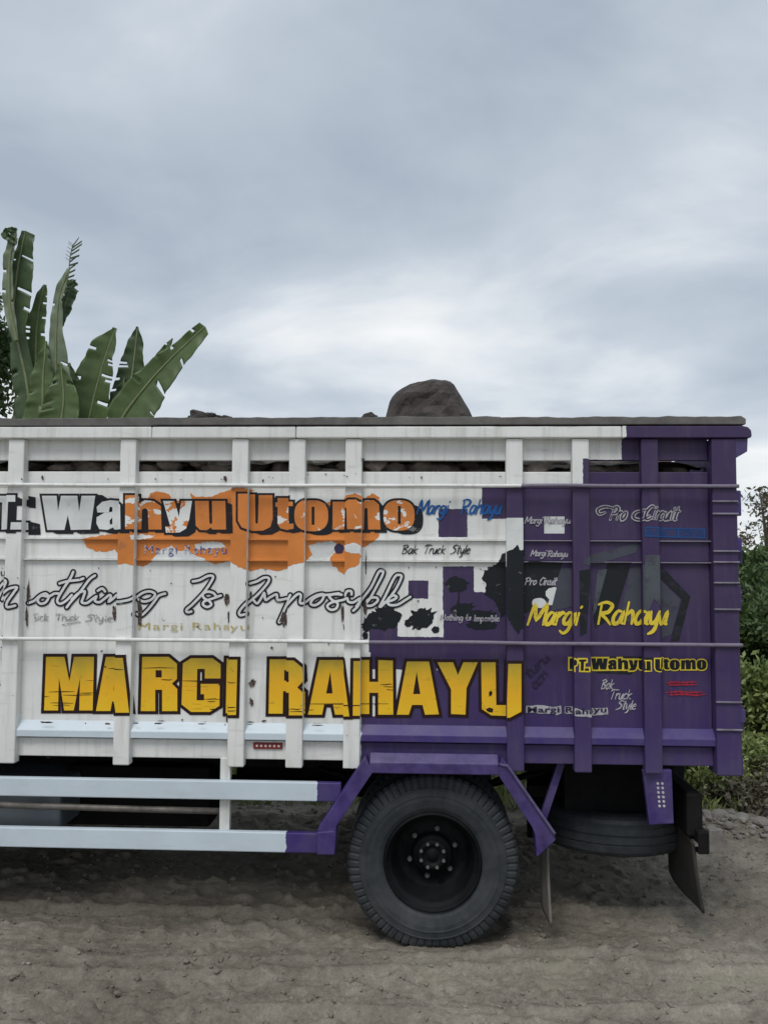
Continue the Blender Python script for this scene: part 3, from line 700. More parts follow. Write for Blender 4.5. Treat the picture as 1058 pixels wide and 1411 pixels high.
S.append(cc(340, 770, [(290, 345), (340, 290), (380, 255), (402, 265), (395, 315), (420, 320), (470, 285), (520, 262), (560, 262), (545, 305), (500, 338), (465, 330), (480, 295), (530, 268), (600, 262), (670, 252)]))
S.append(cc(340, 770, [(690, 262), (640, 258), (600, 272), (620, 300), (660, 325), (650, 362), (610, 372), (585, 345), (620, 318), (700, 300), (735, 285), (745, 310), (780, 315), (820, 290)]))
S.append(cc(340, 770, [(720, 265), (735, 235), (765, 235), (768, 258)]))
S.append(cc(340, 770, [(830, 285), (815, 340), (780, 375)]))
S.append(cc(500, 770, [(-45, 345), (0, 285), (60, 205), (112, 100), (138, 90), (145, 110), (105, 190), (50, 290), (15, 335), (60, 342), (105, 310), (100, 285), (60, 285), (30, 305)]))
S.append(cc(500, 770, [(120, 350), (165, 265), (230, 135), (265, 118), (280, 135), (240, 220), (180, 300), (130, 350)])); S.append(cc(500, 770, [(150, 320), (220, 300), (245, 278), (215, 268), (180, 300), (190, 335), (250, 335), (310, 300), (345, 278)]))
bl = []; wl = []
for s in S:
    p = smooth(s, 6); bl += ribbon(p, 8.2); wl += ribbon(p, 3.3)
decal('script_outline', bl, p_black, 4, 'black outline of the script slogan'); decal('script_stroke', wl, p_white, 5, 'white script slogan')

# --- single-stroke hand lettering
GL = {'M': (1.05, [[(0, 0), (.1, 1), (.45, .25), (.85, 1), (.95, 0)]]), 'a': (.62, [[(.5, .5), (.2, .6), (.0, .3), (.1, .02), (.35, .1), (.5, .55), (.48, .1), (.6, .02)]]),
      'r': (.5, [[(.05, .6), (.08, 0)], [(.08, .35), (.25, .58), (.45, .55)]]), 'g': (.62, [[(.5, .5), (.2, .6), (.0, .3), (.1, .05), (.38, .12), (.5, .55), (.45, -.2), (.2, -.42), (-.05, -.3)]]),
      'i': (.28, [[(.08, .6), (.1, .02)], [(.1, .85), (.14, .92)]]), 'R': (.85, [[(.05, .98), (.1, 0)], [(-.1, .9), (.3, 1), (.65, .85), (.5, .55), (.15, .48), (.45, .25), (.75, -.02)]]),
      'h': (.6, [[(.05, 1), (.05, 0)], [(.06, .4), (.3, .6), (.42, .4), (.45, 0)]]), 'y': (.6, [[(.02, .6), (.1, .1), (.35, .15), (.45, .55)], [(.46, .6), (.4, -.2), (.1, -.42)]]),
      'u': (.6, [[(.02, .6), (.06, .08), (.3, .05), (.45, .55), (.46, .05), (.55, 0)]]), 'B': (.8, [[(.1, 1), (.08, 0)], [(-.1, .9), (.35, 1), (.6, .8), (.15, .55), (.55, .4), (.5, .08), (.05, 0)]]),
      'k': (.62, [[(.05, 1), (.05, 0)], [(.5, .6), (.1, .3), (.52, 0)]]), 'T': (.7, [[(.35, .95), (.25, 0)], [(-.05, .85), (.2, 1), (.9, .98)]]), 'c': (.5, [[(.42, .5), (.2, .6), (.02, .3), (.15, .02), (.42, .1)]]),
      'S': (.75, [[(.8, .85), (.4, 1), (.1, .75), (.5, .5), (.4, .15), (-.1, -.05)]]), 't': (.42, [[(.2, .95), (.12, .1), (.3, 0)], [(-.05, .62), (.42, .65)]]), 'l': (.28, [[(.1, 1), (.08, .08), (.2, 0)]]),
      'e': (.52, [[(.05, .3), (.4, .4), (.3, .6), (.05, .45), (.05, .1), (.3, 0), (.48, .12)]]), 'P': (.7, [[(.12, 1), (.05, 0)], [(-.1, .85), (.3, 1), (.6, .8), (.4, .5), (.1, .48)]]),
      'o': (.55, [[(.25, .6), (.02, .35), (.15, .02), (.42, .2), (.38, .55), (.2, .6)]]), 'C': (.75, [[(.7, .85), (.4, 1), (.05, .6), (.1, .1), (.4, -.02), (.7, .15)]]), ' ': (.45, []),
      'N': (.9, [[(.0, 0), (.1, 1), (.6, 0), (.75, 1)]]), 'n': (.6, [[(.05, .6), (.05, 0)], [(.06, .4), (.3, .6), (.42, .4), (.45, 0)]]), 'I': (.35, [[(.1, 1), (.1, 0)]]), 's': (.45, [[(.4, .55), (.1, .5), (.35, .2), (.0, .02)]]),
      'm': (.85, [[(.05, .6), (.05, 0)], [(.05, .4), (.22, .6), (.35, .4), (.36, 0)], [(.36, .4), (.55, .6), (.68, .4), (.7, 0)]]), 'p': (.6, [[(.05, .6), (.02, -.4)], [(.05, .45), (.3, .6), (.45, .3), (.25, 0), (.05, .1)]]),
      'b': (.6, [[(.05, 1), (.05, 0), (.3, 0), (.45, .3), (.3, .6), (.05, .45)]])}
def hand(text, x0, x1, ybase, h, wd, slant=.3, rise=0, rot=0):
    tot = sum(GL[c][0] for c in text); s = (x1-x0)/tot; out = []; x = 0
    for c in text:
        w_, st = GL[c]
        for ln in st:
            p = []
            for (a, b) in ln:
                lx = (x+a)*s+b*h*slant; ly = -b*h
                p.append((x0+lx*math.cos(rot)-ly*math.sin(rot), ybase+rise*(x/tot)+lx*math.sin(rot)+ly*math.cos(rot)))
            out.append(smooth(p, 4) if len(p) > 2 else p)
        x += w_
    return out
def hand_decal(name, mat, wd, *lines, layer=6, label=None):
    ps = []
    for l in lines:
        for s in l: ps += ribbon(s, wd*(1.3 if wd < 2 else 1.1), taper=.45 if wd > 1.2 else 0)
        o = decal(name, ps, mat, layer, label); ps = []
    return o
hand_decal('painted_lettering', p_blue, 2.7, hand('Margi', 574, 617, 708, 19, 2), hand('Rahayu', 634, 690, 708, 20, 2), layer=7, label='blue brush lettering')
hand_decal('painted_lettering', p_black, 1.25, hand('Bak', 553, 575, 763, 12, 1), hand('Truck', 583, 613, 763, 12, 1), hand('Style', 621, 647, 763, 12, 1), label='small black brush lettering')
hand_decal('painted_lettering', p_yel, 4.8, hand('Margi', 727, 795, 861, 28, 4, .30), hand('Rahayu', 822, 920, 860, 30, 4, .22), layer=7, label='yellow brush lettering')
hand_decal('painted_lettering', p_dim, 1.5, hand('Bak', 828, 845, 950, 13, 1), hand('Truck', 840, 870, 964, 13, 1), hand('Style', 850, 876, 978, 12, 1), label='white brush lettering on purple')
hand_decal('painted_lettering', p_pencil, 1.0, hand('Bak', 46, 66, 855, 9, 1, .1), hand('Truck', 76, 108, 855, 9, 1, .1), hand('Style', 118, 154, 856, 9, 1, .1), [[(85, 861), (98, 859), (110, 857)]], label='faint pencil scrawl')
hand_decal('painted_lettering', p_dim, 1.1, hand('Margi', 723, 747, 721, 9, 1), hand('Rahayu', 750, 786, 721, 9, 1), layer=7)
hand_decal('painted_lettering', p_dim, 1.1, hand('Margi', 731, 752, 766, 8, 1), hand('Rahayu', 754, 782, 767, 8, 1))
hand_decal('painted_lettering', p_dim, 1.2, hand('Pro', 723, 739, 806, 10, 1), hand('Circuit'.replace('ir', 'ir'), 743, 766, 806, 10, 1))
hand_decal('painted_lettering', p_dim, 1.0, hand('Nothing', 607, 638, 855, 8, 1, .1), hand('Is', 642, 649, 855, 8, 1, .1), hand('Imposible', 653, 688, 856, 8, 1, .1), layer=7)
pc = hand('Pro', 840, 862, 716, 18, 2, .35)+hand('Circuit', 884, 934, 716, 18, 2, .3)+[smooth([(846, 700), (834, 698), (824, 702), (826, 708), (834, 706)])]+[smooth([(888, 703), (876, 706), (873, 713), (882, 716), (892, 711)])]
hand_decal('painted_lettering', p_dim, 5.4, pc, layer=5); hand_decal('painted_lettering', p_darkp, 2.0, pc, layer=6)
hand_decal('painted_lettering', p_red, 2.0, [[(919, 942), (930, 940), (945, 941), (960, 940)], [(922, 944.5), (940, 944), (961, 944)], [(918, 955), (934, 953.5), (950, 955), (968, 954)], [(923, 958), (944, 957), (960, 959), (972, 957)]] + [[(924+i*6, 939), (923+i*6, 945)] for i in range(6)]+[[(924+i*7, 952), (926+i*7, 959)] for i in range(6)])
dk = hand('can', 738, 766, 950, 13, 2, .2, rot=-.85)+hand('turu', 730, 770, 935, 13, 2, .2, rot=-.75)
hand_decal('painted_lettering', p_darkp, 2.6, dk)
decal('blue_panel_mark', tri([(886, 727), (971, 729), (971, 741), (886, 739)]), p_bluep, 2)
hand_decal('painted_lettering', p_blue, .9, [[(886, 727), (971, 729), (971, 741), (886, 739), (886, 727)], [(935, 729), (936, 740)]], layer=4)
# --- printed words
def word(text, x0, x1, y0, y1, bold=0, shear=0, space=1.0):
    cu = bpy.data.curves.new('tmp', 'FONT'); cu.body = text; cu.offset = bold; cu.shear = shear; cu.space_character = space; cu.resolution_u = 3
    o = bpy.data.objects.new('tmp', cu); COL.objects.link(o)
    me = o.to_mesh(); V = [v.co.copy() for v in me.vertices]; P = [[V[i] for i in p.vertices] for p in me.polygons]
    o.to_mesh_clear(); bpy.data.objects.remove(o); bpy.data.curves.remove(cu)
    a, b = min(v.x for v in V), max(v.x for v in V); c, d = min(v.y for v in V), max(v.y for v in V)
    fx = lambda v: (x0+(v.x-a)/(b-a)*(x1-x0), y1-(v.y-c)/(d-c)*(y1-y0))
    out = []
    for p in P:
        q_ = [fx(v) for v in p]
        out += [q_] if len(q_) == 3 else tri(q_)
    return out
decal('painted_lettering', word('Margi Rahayu', 190, 343, 858, 871, .0, 0, 1.15), p_ochre, 6, 'wide ochre lettering')
decal('painted_lettering', word('Margi Rahayu', 199, 312, 751, 767, .0, 0, 1.2), p_blue2, 6, 'violet blue typed lettering')
for pi, (pg, hs) in enumerate(Wd):
    fx_ = lambda p: (785+(p[0]+40)/(571+40)*189, 907+(p[1]-681)/52*17)
    q_ = [fx_(p) for p in pg]; h_ = [[fx_(p) for p in h] for h in hs]
    decal('letter_edge', ribbon(q_, 4.2 if pi < 7 else 3.2, closed=True)+[[(x, y, .0002) for x, y in t] for h in h_ for t in tri(h)], p_yel, 3+(pi % 2)*.5)
    decal('small_fat_letter', tri(q_, h_), p_black, 5)
decal_each('lettering_backing', [scrape([(725, 973), (744, 972), (762, 975), (773, 973), (774, 984), (768, 986), (760, 984), (725, 983)], .5, 4, 5), scrape([(778, 974), (792, 974), (800, 977), (838, 976), (838, 985), (812, 987), (790, 985), (778, 984)], .5, 4, 6)], p_dim, 4)
decal('painted_lettering', word('Margi Rahayu', 727, 836, 974.5, 985, .03, 0, 1.1), p_darkp, 6)
decal('painted_lettering', word('u', 0, 6, 787, 794), p_black, 6)
# red reflector plate with pale dots on the skirt
rf = MB(); za, zb_ = Z(1032.5, .03, 369), Z(1023.5, .03, 369)
rf.box(X(349, .03, 1028), X(389, .03, 1028), YP-.012, YP-.004, za, zb_)
m_red = flat('reflector_red', (.22, .03, .03)); m_dot = flat('reflector_pale', (.7, .6, .55))
rfo = rf.build('reflector', m_red, truck, bevel=.002)
dm = MB()
for k in range(6):
    x = X(354+k*6, .03, 1028); zc = (za+zb_)/2
    dm.lathe_y([(0.0001, -.0135), (.006, -.0135), (.006, -.011)], (x, YP, zc), 10)
dm.build('reflector_dots', m_dot, rfo)

# ------------------------------------------------------------------ wheel guard, side rails, running gear
YF = -.045
lw = 0.088
def quadbar(pts_out, pts_in, y0, y1, name, mat):
    poly = [U(*p, YF) for p in pts_out] + [U(*p, YF) for p in reversed(pts_in)]
    return MB().prism(poly, y0, y1).build(name, mat, truck, bevel=.006)
gz0, gz1, gz2 = Z(1067, YF, 598), Z(1052, YF, 598), Z(1037, 0, 598)
MB().prismx([(YF, gz0), (YF, gz1), (-.004, gz2), (-.004, gz1-.002), (.20, gz1-.004), (.20, gz0)], X(509, YF, 1050), X(687, YF, 1050)).build('wheel_guard', m_purple, truck, bevel=.005)
quadbar([(503.3, 1042.4), (438, 1142), (436, 1178)], [(513.5, 1064.4), (464, 1138), (461, 1178)], YF-.001, .05, 'wheel_guard', m_purple)
quadbar([(691.5, 1043.3), (764, 1150), (765, 1158), (741, 1180)], [(684.5, 1065.3), (733, 1140), (737, 1150), (739, 1180)], YF-.001, .05, 'wheel_guard', m_purple)
# small lip on top edge of the guard
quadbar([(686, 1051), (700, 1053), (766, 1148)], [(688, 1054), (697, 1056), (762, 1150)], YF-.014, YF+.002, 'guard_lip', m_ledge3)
quadbar([(437, 1146), (461, 1144)], [(394, 1176), (394, 1176.2)][:0]+[(437, 1178), (461, 1178)], YF-.004, .0, 'guard_foot', m_purple)
zA0, zA1 = Z(1103.5, 0, 400), Z(1077.5, 0, 400)
MB().box(XL+.1, X(470, 0, 1090), -.005, .03, zA0, zA1).build('side_rail', m_rail, truck, bevel=.005)
zB0, zB1 = Z(1174.5, 0, 390), Z(1147, 0, 390)
MB().box(XL+.1, X(438, 0, 1160), -.005, .03, zB0, zB1).build('side_rail', m_rail, truck, bevel=.005)
for px in (309.5, -130, -400):
    MB().box(X(px-7, .03, 1120), X(px+7, .03, 1120), .031, .07, zB0+.01, Z(1050)).build('rail_hanger', BODY, truck, bevel=.003)
# grey tank and pipe behind the rails
MB().box(X(-260, .25, 1110), X(84, .25, 1110), .25, .75, Z(1152, .25), Z(1085, .25)).build('fuel_tank', m_tank, truck, bevel=.02)
MB().tube([(XL+.3, .16, Z(1112, .16)), (X(60, .16, 1120), .16, Z(1119, .16)), (X(200, .16, 1120), .17, Z(1121.5, .16)), (X(312, .16, 1120), .18, Z(1123, .16))], .016, 10).build('pipe', m_steel, truck, smooth=True)
# chassis
for y in (.62, 1.38):
    MB().box(XL-.9, X(930, .6, 1080), y, y+.07, .70, .92).build('chassis_rail', m_chassis, truck)
for px in (-300, -60, 150, 330, 470, 720, 860, 960):
    MB().box(X(px), X(px)+.09, .10, WY-.05, .925, Z(1032)-.003).build('cross_member', m_chassis, truck)
for px in (120, 280, 420):
    MB().box(X(px), X(px)+.07, .69, 1.38, .72, .88).build('chassis_brace', m_chassis, truck)
MB().box(X(110, .6), X(300, .6), .50, .90, .40, .72).build('battery_box', m_black, truck, bevel=.01)
MB().tube([(XL, 1.0, .62), (WX-.25, 1.0, .48)], .045, 12).build('drive_shaft', m_chassis, truck, smooth=True)
MB().box(X(775, .42), X(900, .42), .42, .46, Z(1131, .42, 840), Z(1052, .42, 840)).build('rear_shade_panel', m_black, truck)  # added black panel, stands in for the shade above the spare wheel
MB().box(X(725, 1.1), X(938, 1.1), 1.1, 1.14, Z(1150, 1.1), .90).build('rear_shade_panel', m_black, truck)  # second added black panel, stands in for the shade behind the spare
MB().box(X(320, 1.0), X(505, 1.0), 1.2, 1.6, .44, .72).build('dark_fill_box', m_black, truck, bevel=.02)  # added black box, stands in for the darkness seen between the rails
for zz0, zz1 in ((zA0, zA1), (zB0, zB1)):
    MB().box(XL+.1, X(470, 2.05, 1090), 2.05, 2.08, zz0, zz1).build('far_side_rail', m_rail, truck)
MB().box(X(-200, 1.6), X(260, 1.6), 1.45, 1.9, .26, .80).build('far_dark_backdrop', m_black, truck, bevel=.01)  # added black backdrop, darkens the view under the bed
# leaf springs
for y in (.60, 1.42):
    for k in range(6):
        l = .62-.08*k; mb = MB(); z0 = .60+.0-.014*k; v = []
        pts = [(WX+l*t, y, z0-.0+.10*t*t) for t in np.linspace(-1, 1, 13)]
        mb.v = []; vv = []; ff = []
        for i, p in enumerate(pts): vv += [(p[0], y-.035, p[2]), (p[0], y+.035, p[2]), (p[0], y+.035, p[2]+.011), (p[0], y-.035, p[2]+.011)]
        for i in range(12): ff += [(i*4+j, i*4+(j+1) % 4, (i+1)*4+(j+1) % 4, (i+1)*4+j) for j in range(4)]
        ff += [(0, 1, 2, 3), (48, 49, 50, 51)]
        MB().add(vv, ff).build('leaf_spring', m_chassis, truck)
YW = .045       # outer wheel's outer sidewall
def wheel(cx_, y0, cz, parent, flip=False, detail=True, name='wheel'):
    e = bpy.data.objects.new(name, None); COL.objects.link(e); e.parent = parent; e.location = (cx_, y0, cz)
    if flip: e.rotation_euler = (0, 0, math.pi)
    Rr = WR; wt = .215
    prof = [(.233, .040), (.240, .018), (.262, .006), (.300, -.003), (.318, -.0035), (.320, -.006), (.326, -.006), (.328, -.003), (.350, .000), (.352, -.002), (.357, -.001), (.362, .004), (.385, .010), (.405, .018), (.418, .034), (Rr, .055), (Rr+.002, wt/2), (Rr, wt-.055), (.418, wt-.034), (.385, wt-.008), (.3, wt+.003), (.24, wt-.018), (.233, wt-.04)]
    def mod(k, j, r, y):
        g = (k % 4) in (0,)
        if 11 <= j <= 13 and g: return (r-.006, y+.0045)
        if j == 14 and g: return (r-.011, y)
        if j == 15 and (k % 8) in (2, 3): return (r-.012, y)
        return (r, y)
    ty = MB().lathe_y(prof, (0, 0, 0), 272, mod)
    ty.v = [(a*(1+.05*max(0, -c_-.30)/.1), b-(.010*max(0, -c_-.27)/.13 if b < .1 else -.010*max(0, -c_-.27)/.13), max(c_, -(WR-.009))) for a, b, c_ in ty.v]
    ty.build('tyre', m_rubber, e, smooth=False)
    if not detail: 
        MB().lathe_y([(.0001, .06), (.18, .06), (.21, .03), (.236, .03)], (0, 0, 0), 48).build('rim', m_rim, e, smooth=True); return e
    rp = [(.2385, .026), (.236, .012), (.228, .010), (.222, .018), (.219, .034), (.206, .040), (.202, .065), (.196, .100), (.188, .140), (.178, .168), (.162, .182), (.128, .178), (.112, .170), (.100, .168), (.098, .140), (.0965, .136)]
    MB().lathe_y(rp, (0, 0, 0), 96).build('rim', m_rim, e, smooth=True)
    MB().lathe_y([(.2305, .012), (.234, .004), (.229, .001), (.225, .006), (.226, .014)], (0, 0, 0), 96).build('lock_ring', m_rim, e, smooth=True)
    MB().lathe_y([(.0970, .17), (.0965, .128), (.093, .122), (.078, .120), (.074, .112), (.070, .106), (.046, .105), (.044, .112), (.030, .113), (.026, .106), (.0001, .105)], (0, 0, 0), 64).build('hub', m_rim, e, smooth=True)
    nm = None
    def nut(r, a, y, s):
        nonlocal nm
        if nm is None:
            mb = MB(); vv = []
            prof = [(1, 1.0), (1, -.6), (.8, -.9), (.5, -.9), (.45, -1.5), (.0001, -1.6)]
            mb.lathe_y(prof, (0, 0, 0), 6); ob = mb.build('wheel_nut', m_nut, e); nm = ob.data
        else: ob = link('wheel_nut', nm, e)
        ob.location = (r*math.cos(a), y, r*math.sin(a)); ob.scale = (s,)*3
    for k in range(6): nut(.119, R(18+60*k), .166, .0145)
    for k in range(8): nut(.060, R(22.5+45*k), .102, .0095)
    for k in range(6):   # hand holes
        a = R(48+60*k); MB().lathe_y([(.0001, 0), (.014, 0), (.016, .003)], (.162*math.cos(a), .176, .162*math.sin(a)), 14).build('hand_hole', m_black, e)
    return e
ZW = WR-.010
wheel(WX, YW, ZW, truck); wheel(WX, YW+.245, ZW, truck, detail=False)
wheel(WX, WY+.0, ZW, truck, flip=True, detail=False); wheel(WX, WY-.245, ZW, truck, flip=True, detail=False)
MB().tube([(WX, .3, ZW), (WX, .85, ZW), (WX, .95, ZW), (WX, 1.15, ZW), (WX, 1.25, ZW), (WX, 1.8, ZW)], [.06, .07, .17, .17, .07, .06], 20).build('axle', m_chassis, truck, smooth=True)
# inner wheel arch lining over the tyre
MB().box(X(520), X(680), .10, .5, Z(1046), Z(1040)).build('arch_lining', m_black, truck)
# strut and reflector board to the right of the wheel
quadbar([(775, 1060), (786, 1062)], [(749, 1142), (759, 1144)], .10, .13, 'strut', m_purple)
rbp = [(885, 1061), (925, 1061), (928, 1135), (894, 1137)]
rb = MB().prism([U(*p, .03) for p in rbp], .03, .06).build('reflector_board', m_purple, truck, bevel=.004)
dt = MB()
for i in range(2):
    for j in range(6):
        x, z = U(905.5+i*6.3+j*.5, 1079.5+j*6.2, .03); dt.lathe_y([(.0001, -.004), (.006, -.004), (.0065, .001)], (x, .03, z), 10)
dt.build('reflector_dots', flat('dot_white', (.50, .48, .52)), rb)
# spare wheel slung flat under the tail
sx_, sz = U(842, 1158, .62)
sp = bpy.data.objects.new('spare_wheel', None); COL.objects.link(sp); sp.parent = truck; sp.location = (sx_, .64, U(842, 1186, .28)[1]+.105); sp.rotation_euler = (R(88), 0, 0)
def spmod(k, j, r, y):
    return (r, y)
prof = [(.225, .02), (.24, .008), (.30, -.003), (.36, .002), (.385, .012), (.398, .030), (.402, .060), (.396, .063), (.396, .070), (.403, .073), (.403, .103), (.396, .106), (.396, .113), (.403, .116), (.402, .146), (.396, .149), (.396, .156), (.398, .170), (.385, .186), (.36, .196), (.30, .20), (.24, .19), (.225, .18)]
MB().lathe_y([(a, b-.1) for a, b in prof], (0, 0, 0), 96).build('tyre', m_rubber, sp, smooth=False)
MB().lathe_y([(.0001, .05), (.17, .05), (.2, -.06), (.232, -.085)], (0, 0, 0), 48).build('rim', m_rim, sp, smooth=True)
MB().tube([(sx_, .64, .40), (sx_, .64, .70)], .02, 8).build('spare_carrier', m_chassis, truck)
MB().box(sx_-.45, sx_+.45, .62, .69, .56, .62).build('spare_carrier', m_chassis, truck)
# rear underrun bumper, running across the tail
bx0, bx1 = X(947, .10, 1110), X(970, .10, 1110)
MB().prismx([(.12, 0), (.12, 1)], 0, 0) if False else None
mb = MB(); zb0, zb1 = Z(1147, .10), Z(1087, .10)
mb.box(bx0, bx1, .12, 1.95, zb0, zb1); mb.build('rear_bumper', m_black, truck, bevel=.012)
MB().box(X(926, .1, 1110), X(944, .1, 1110), .3, .36, zb0+.02, Z(1050)).build('bumper_hanger', m_black, truck)
MB().box(X(926, .1, 1110), X(944, .1, 1110), 1.6, 1.66, zb0+.02, Z(1050)).build('bumper_hanger', m_black, truck)
MB().box(X(977, .06, 1160), X(996, .06, 1160), .06, .10, Z(1175, .06, 985), Z(1144, .06, 985)).build('bumper_end_plate', m_steel, truck, bevel=.003)
MB().box(X(962, .06, 1160), X(978, .06, 1160), .07, 1.8, Z(1179, .06, 985), Z(1148, .06, 985)).build('bumper_tube', m_black, truck, bevel=.006)
MB().box(X(958, .06, 1160), X(962, .06, 1160), .07, 1.8, Z(1168, .06, 985), Z(1164, .06, 985)).build('bumper_trim', m_steel, truck)
# mud flaps
def flapmesh(xc, y0, y1, z0, z1, curl, name, mat, th=.012, sway=.03):
    v = []; f = []; a_, b_ = 12, 14
    for i in range(b_+1):
        t = i/b_
        for j in range(a_+1):
            s = j/a_; y = y0+(y1-y0)*s
            x = xc + curl*t**2*(1-.8*s) + sway*math.sin(s*5+1)*t
            z = z1+(z0-z1)*t + .05*t*s*s
            v.append((x, y, z))
    for i in range(b_):
        for j in range(a_): k = i*(a_+1)+j; f.append((k, k+1, k+a_+2, k+a_+1))
    o = MB().add(v, f).build(name, mat, truck, smooth=True)
    m = o.modifiers.new('s', 'SOLIDIFY'); m.thickness = th; return o
flapmesh(X(958, .1, 1180), .10, .52, Z(1258, .1, 965), Z(1150, .1), .03, 'mud_flap', m_flap, sway=.012)
flapmesh(X(962, .1, 1180), 1.4, 1.9, .10, Z(1150, .1), .03, 'mud_flap', m_flap, sway=.012)
flapmesh(X(757, .02, 1200), .04, .24, Z(1270, .04), Z(1165, .02), .01, 'mud_flap', m_flap2, sway=.006)

# cab, out of frame to the left, so the truck is whole
xc1 = XL-.12; xc0 = xc1-1.55
cab = MB().prism([(xc0+.05, .55), (xc1, .55), (xc1, 2.25), (xc0+.35, 2.25), (xc0, 1.45)], .12, 1.95).build('cab', BODY, truck, bevel=.04)
MB().prism([(xc0+.28, 1.48), (xc1-.4, 1.48), (xc1-.4, 2.08), (xc0+.46, 2.08)], .11, .119).build('cab_window', m_glass, cab)
MB().box(xc0+.25, xc1-.35, .105, .118, .65, 1.44).build('cab_door', BODY, cab, bevel=.01)
wheel(xc0+.75, .14, ZW, truck, detail=True)

# ------------------------------------------------------------------ load
nxl, nyl = 240, 60
lx = np.linspace(XL+.02, XR-.08, nxl); ly = np.linspace(.085, WY-.01, nyl)
LX, LY = np.meshgrid(lx, ly)
zl = Z(643, .1)
LZ = zl + (vnoise(LX, LY, 1.6, 21)-.5)*.06 + (vnoise(LX, LY, 6, 22)-.5)*.035 + (vnoise(LX, LY, 19, 23)-.5)*.025 + np.clip((LY-.08)/1.3, 0, 1)*.20+.022
LZ = LZ - np.clip((LX-X(955))/.2, 0, 1)*.06
def heap(px, h, wd, yc): 
    global LZ
    x = X(px, yc, 575); LZ = LZ + h*np.exp(-(((LX-x)/wd)**2+((LY-yc)/.35)**2))
heap(290, .05, .2, .6); heap(505, .03, .15, .6); heap(600, .08, .3, .7)
q = np.arange(LX.size).reshape(nyl, nxl); q = np.stack([q[:-1, :-1], q[:-1, 1:], q[1:, 1:], q[1:, :-1]], -1).reshape(-1, 4)
me = np_mesh('sand_load', np.stack([LX, LY, LZ], -1).reshape(-1, 3), q); me.materials.append(m_sand)
tag(link('sand_load', me), 'dark volcanic sand filling the truck bed, seen through the slat gap', 'sand', kind='stuff')
def rock_mesh(name, seed, sub=3, mat=None, rough=.35, flatb=True):
    bm = bmesh.new(); bmesh.ops.create_icosphere(bm, subdivisions=sub, radius=1); rr = random.Random(seed)
    planes = [(Vector((rr.gauss(0, 1), rr.gauss(0, 1), rr.gauss(0, 1))).normalized(), rr.uniform(.62, .9)) for _ in range(9)]
    for v in bm.verts:
        p = v.co.copy()
        for n_, d in planes:
            k = p.dot(n_)
            if k > d: p -= n_*(k-d)*.85
        p *= 1+rough*.3*mnoise.noise(p*2.1+Vector((seed, 0, 0)))+rough*.12*mnoise.noise(p*6+Vector((0, seed, 0)))
        v.co = p
    me = bpy.data.meshes.new(name); bm.to_mesh(me); bm.free(); me.materials.append(mat or m_rock); return me
bm = bmesh.new(); bmesh.ops.create_icosphere(bm, subdivisions=2, radius=1); iv2 = [v.co.copy() for v in bm.verts]; fi2 = [tuple(v.index for v in f.verts) for f in bm.faces]; bm.free()
V = []; Fc = []; r_ = random.Random(77)
for k in range(420):
    x = r_.uniform(XL+.1, X(962)); y = r_.uniform(.14, .45) if k % 3 else r_.uniform(.4, 1.6); s_ = r_.uniform(.025, .085)
    z = zl+.10*(y-.1)+r_.uniform(-.035, .018); o_ = r_.uniform(0, 50); b = len(V); sx2, sz2 = r_.uniform(.8, 1.5), r_.uniform(.45, .75)
    for p in iv2:
        m_ = 1+.35*mnoise.noise(p*1.6+Vector((o_, 0, 0))); V.append((x+p.x*s_*m_*sx2, y+p.y*s_*m_, z+p.z*s_*m_*sz2))
    Fc += [tuple(i+b for i in f_) for f_ in fi2]
me = bpy.data.meshes.new('rubble'); me.from_pydata(V, [], Fc); me.materials.append(simple('rubble_stone', (.15, .125, .105), .9, .5, 9, bdist=.008))
tag(link('rubble', me), 'brown rubble heaped in the truck bed, glimpsed through the slat gap', 'rubble', kind='stuff')
# the big boulder, silhouette as photographed
sil = [(577, 531, 651), (566, 534, 646), (556, 536.5, 640), (549, 540, 636), (543, 545, 632), (538, 552, 629), (533, 562, 626), (529.5, 573, 622), (527.2, 582, 616), (526.2, 591, 607)]
by = .62; v = []; f = []; nseg = 40
rows = [(600, 522, 662)] + sil
for ri, (py, l, r) in enumerate(rows):
    x0, z = U(l, py, by); x1, _ = U(r, py, by); cxm, hw = (x0+x1)/2, (x1-x0)/2
    for k in range(nseg):
        a = 2*math.pi*k/nseg; c, s = math.cos(a), math.sin(a)
        ex = math.copysign(abs(c)**.72, c); ey = math.copysign(abs(s)**.8, s)
        x = cxm+hw*ex; y = by+(.17*(hw/.22)**.7)*ey
        g = 1-.055*math.exp(-((x-X(579, by, 560))/.008)**2)*(1 if s < 0 and ri < 8 else 0)
        y = by+(y-by)*g*(1+.30*mnoise.noise(Vector((x*8, z*8, s*2)))+.10*mnoise.noise(Vector((x*30, z*30, s*4))))
        v.append((x, y, z+.006*mnoise.noise(Vector((x*20, y*20, 5)))*(0 if abs(c) > .95 else 1)))
for i in range(len(rows)-1):
    f += [(i*nseg+k, i*nseg+(k+1) % nseg, (i+1)*nseg+(k+1) % nseg, (i+1)*nseg+k) for k in range(nseg)]
f.append(tuple(range((len(rows)-1)*nseg, len(rows)*nseg)))
tag(MB().add(v, f).build('boulder', m_rock), 'large cracked dark boulder rising above the truck rim', 'boulder')
for i, (px, py, w_, h_, lb) in enumerate(((282, 575, 25, 13, 'low dark lump of rock above the rim, near the banana leaves'), (309, 576, 14, 6, 'smaller dark lump of rock right of the first lump above the rim'), (508, 577, 13, 12, 'small dark rock peeking over the rim just left of the boulder'))):
    yy = .62; x, z = U(px, py, yy); s = (yy+D)/F
    o = link('rock', rock_mesh('rock', 40+i, 4, m_rock, 1.0), None, (x, yy, z-.01), (0, 0, i), (w_*s, w_*s, h_*s)); tag(o, lb, 'rock', 'rocks on the load')

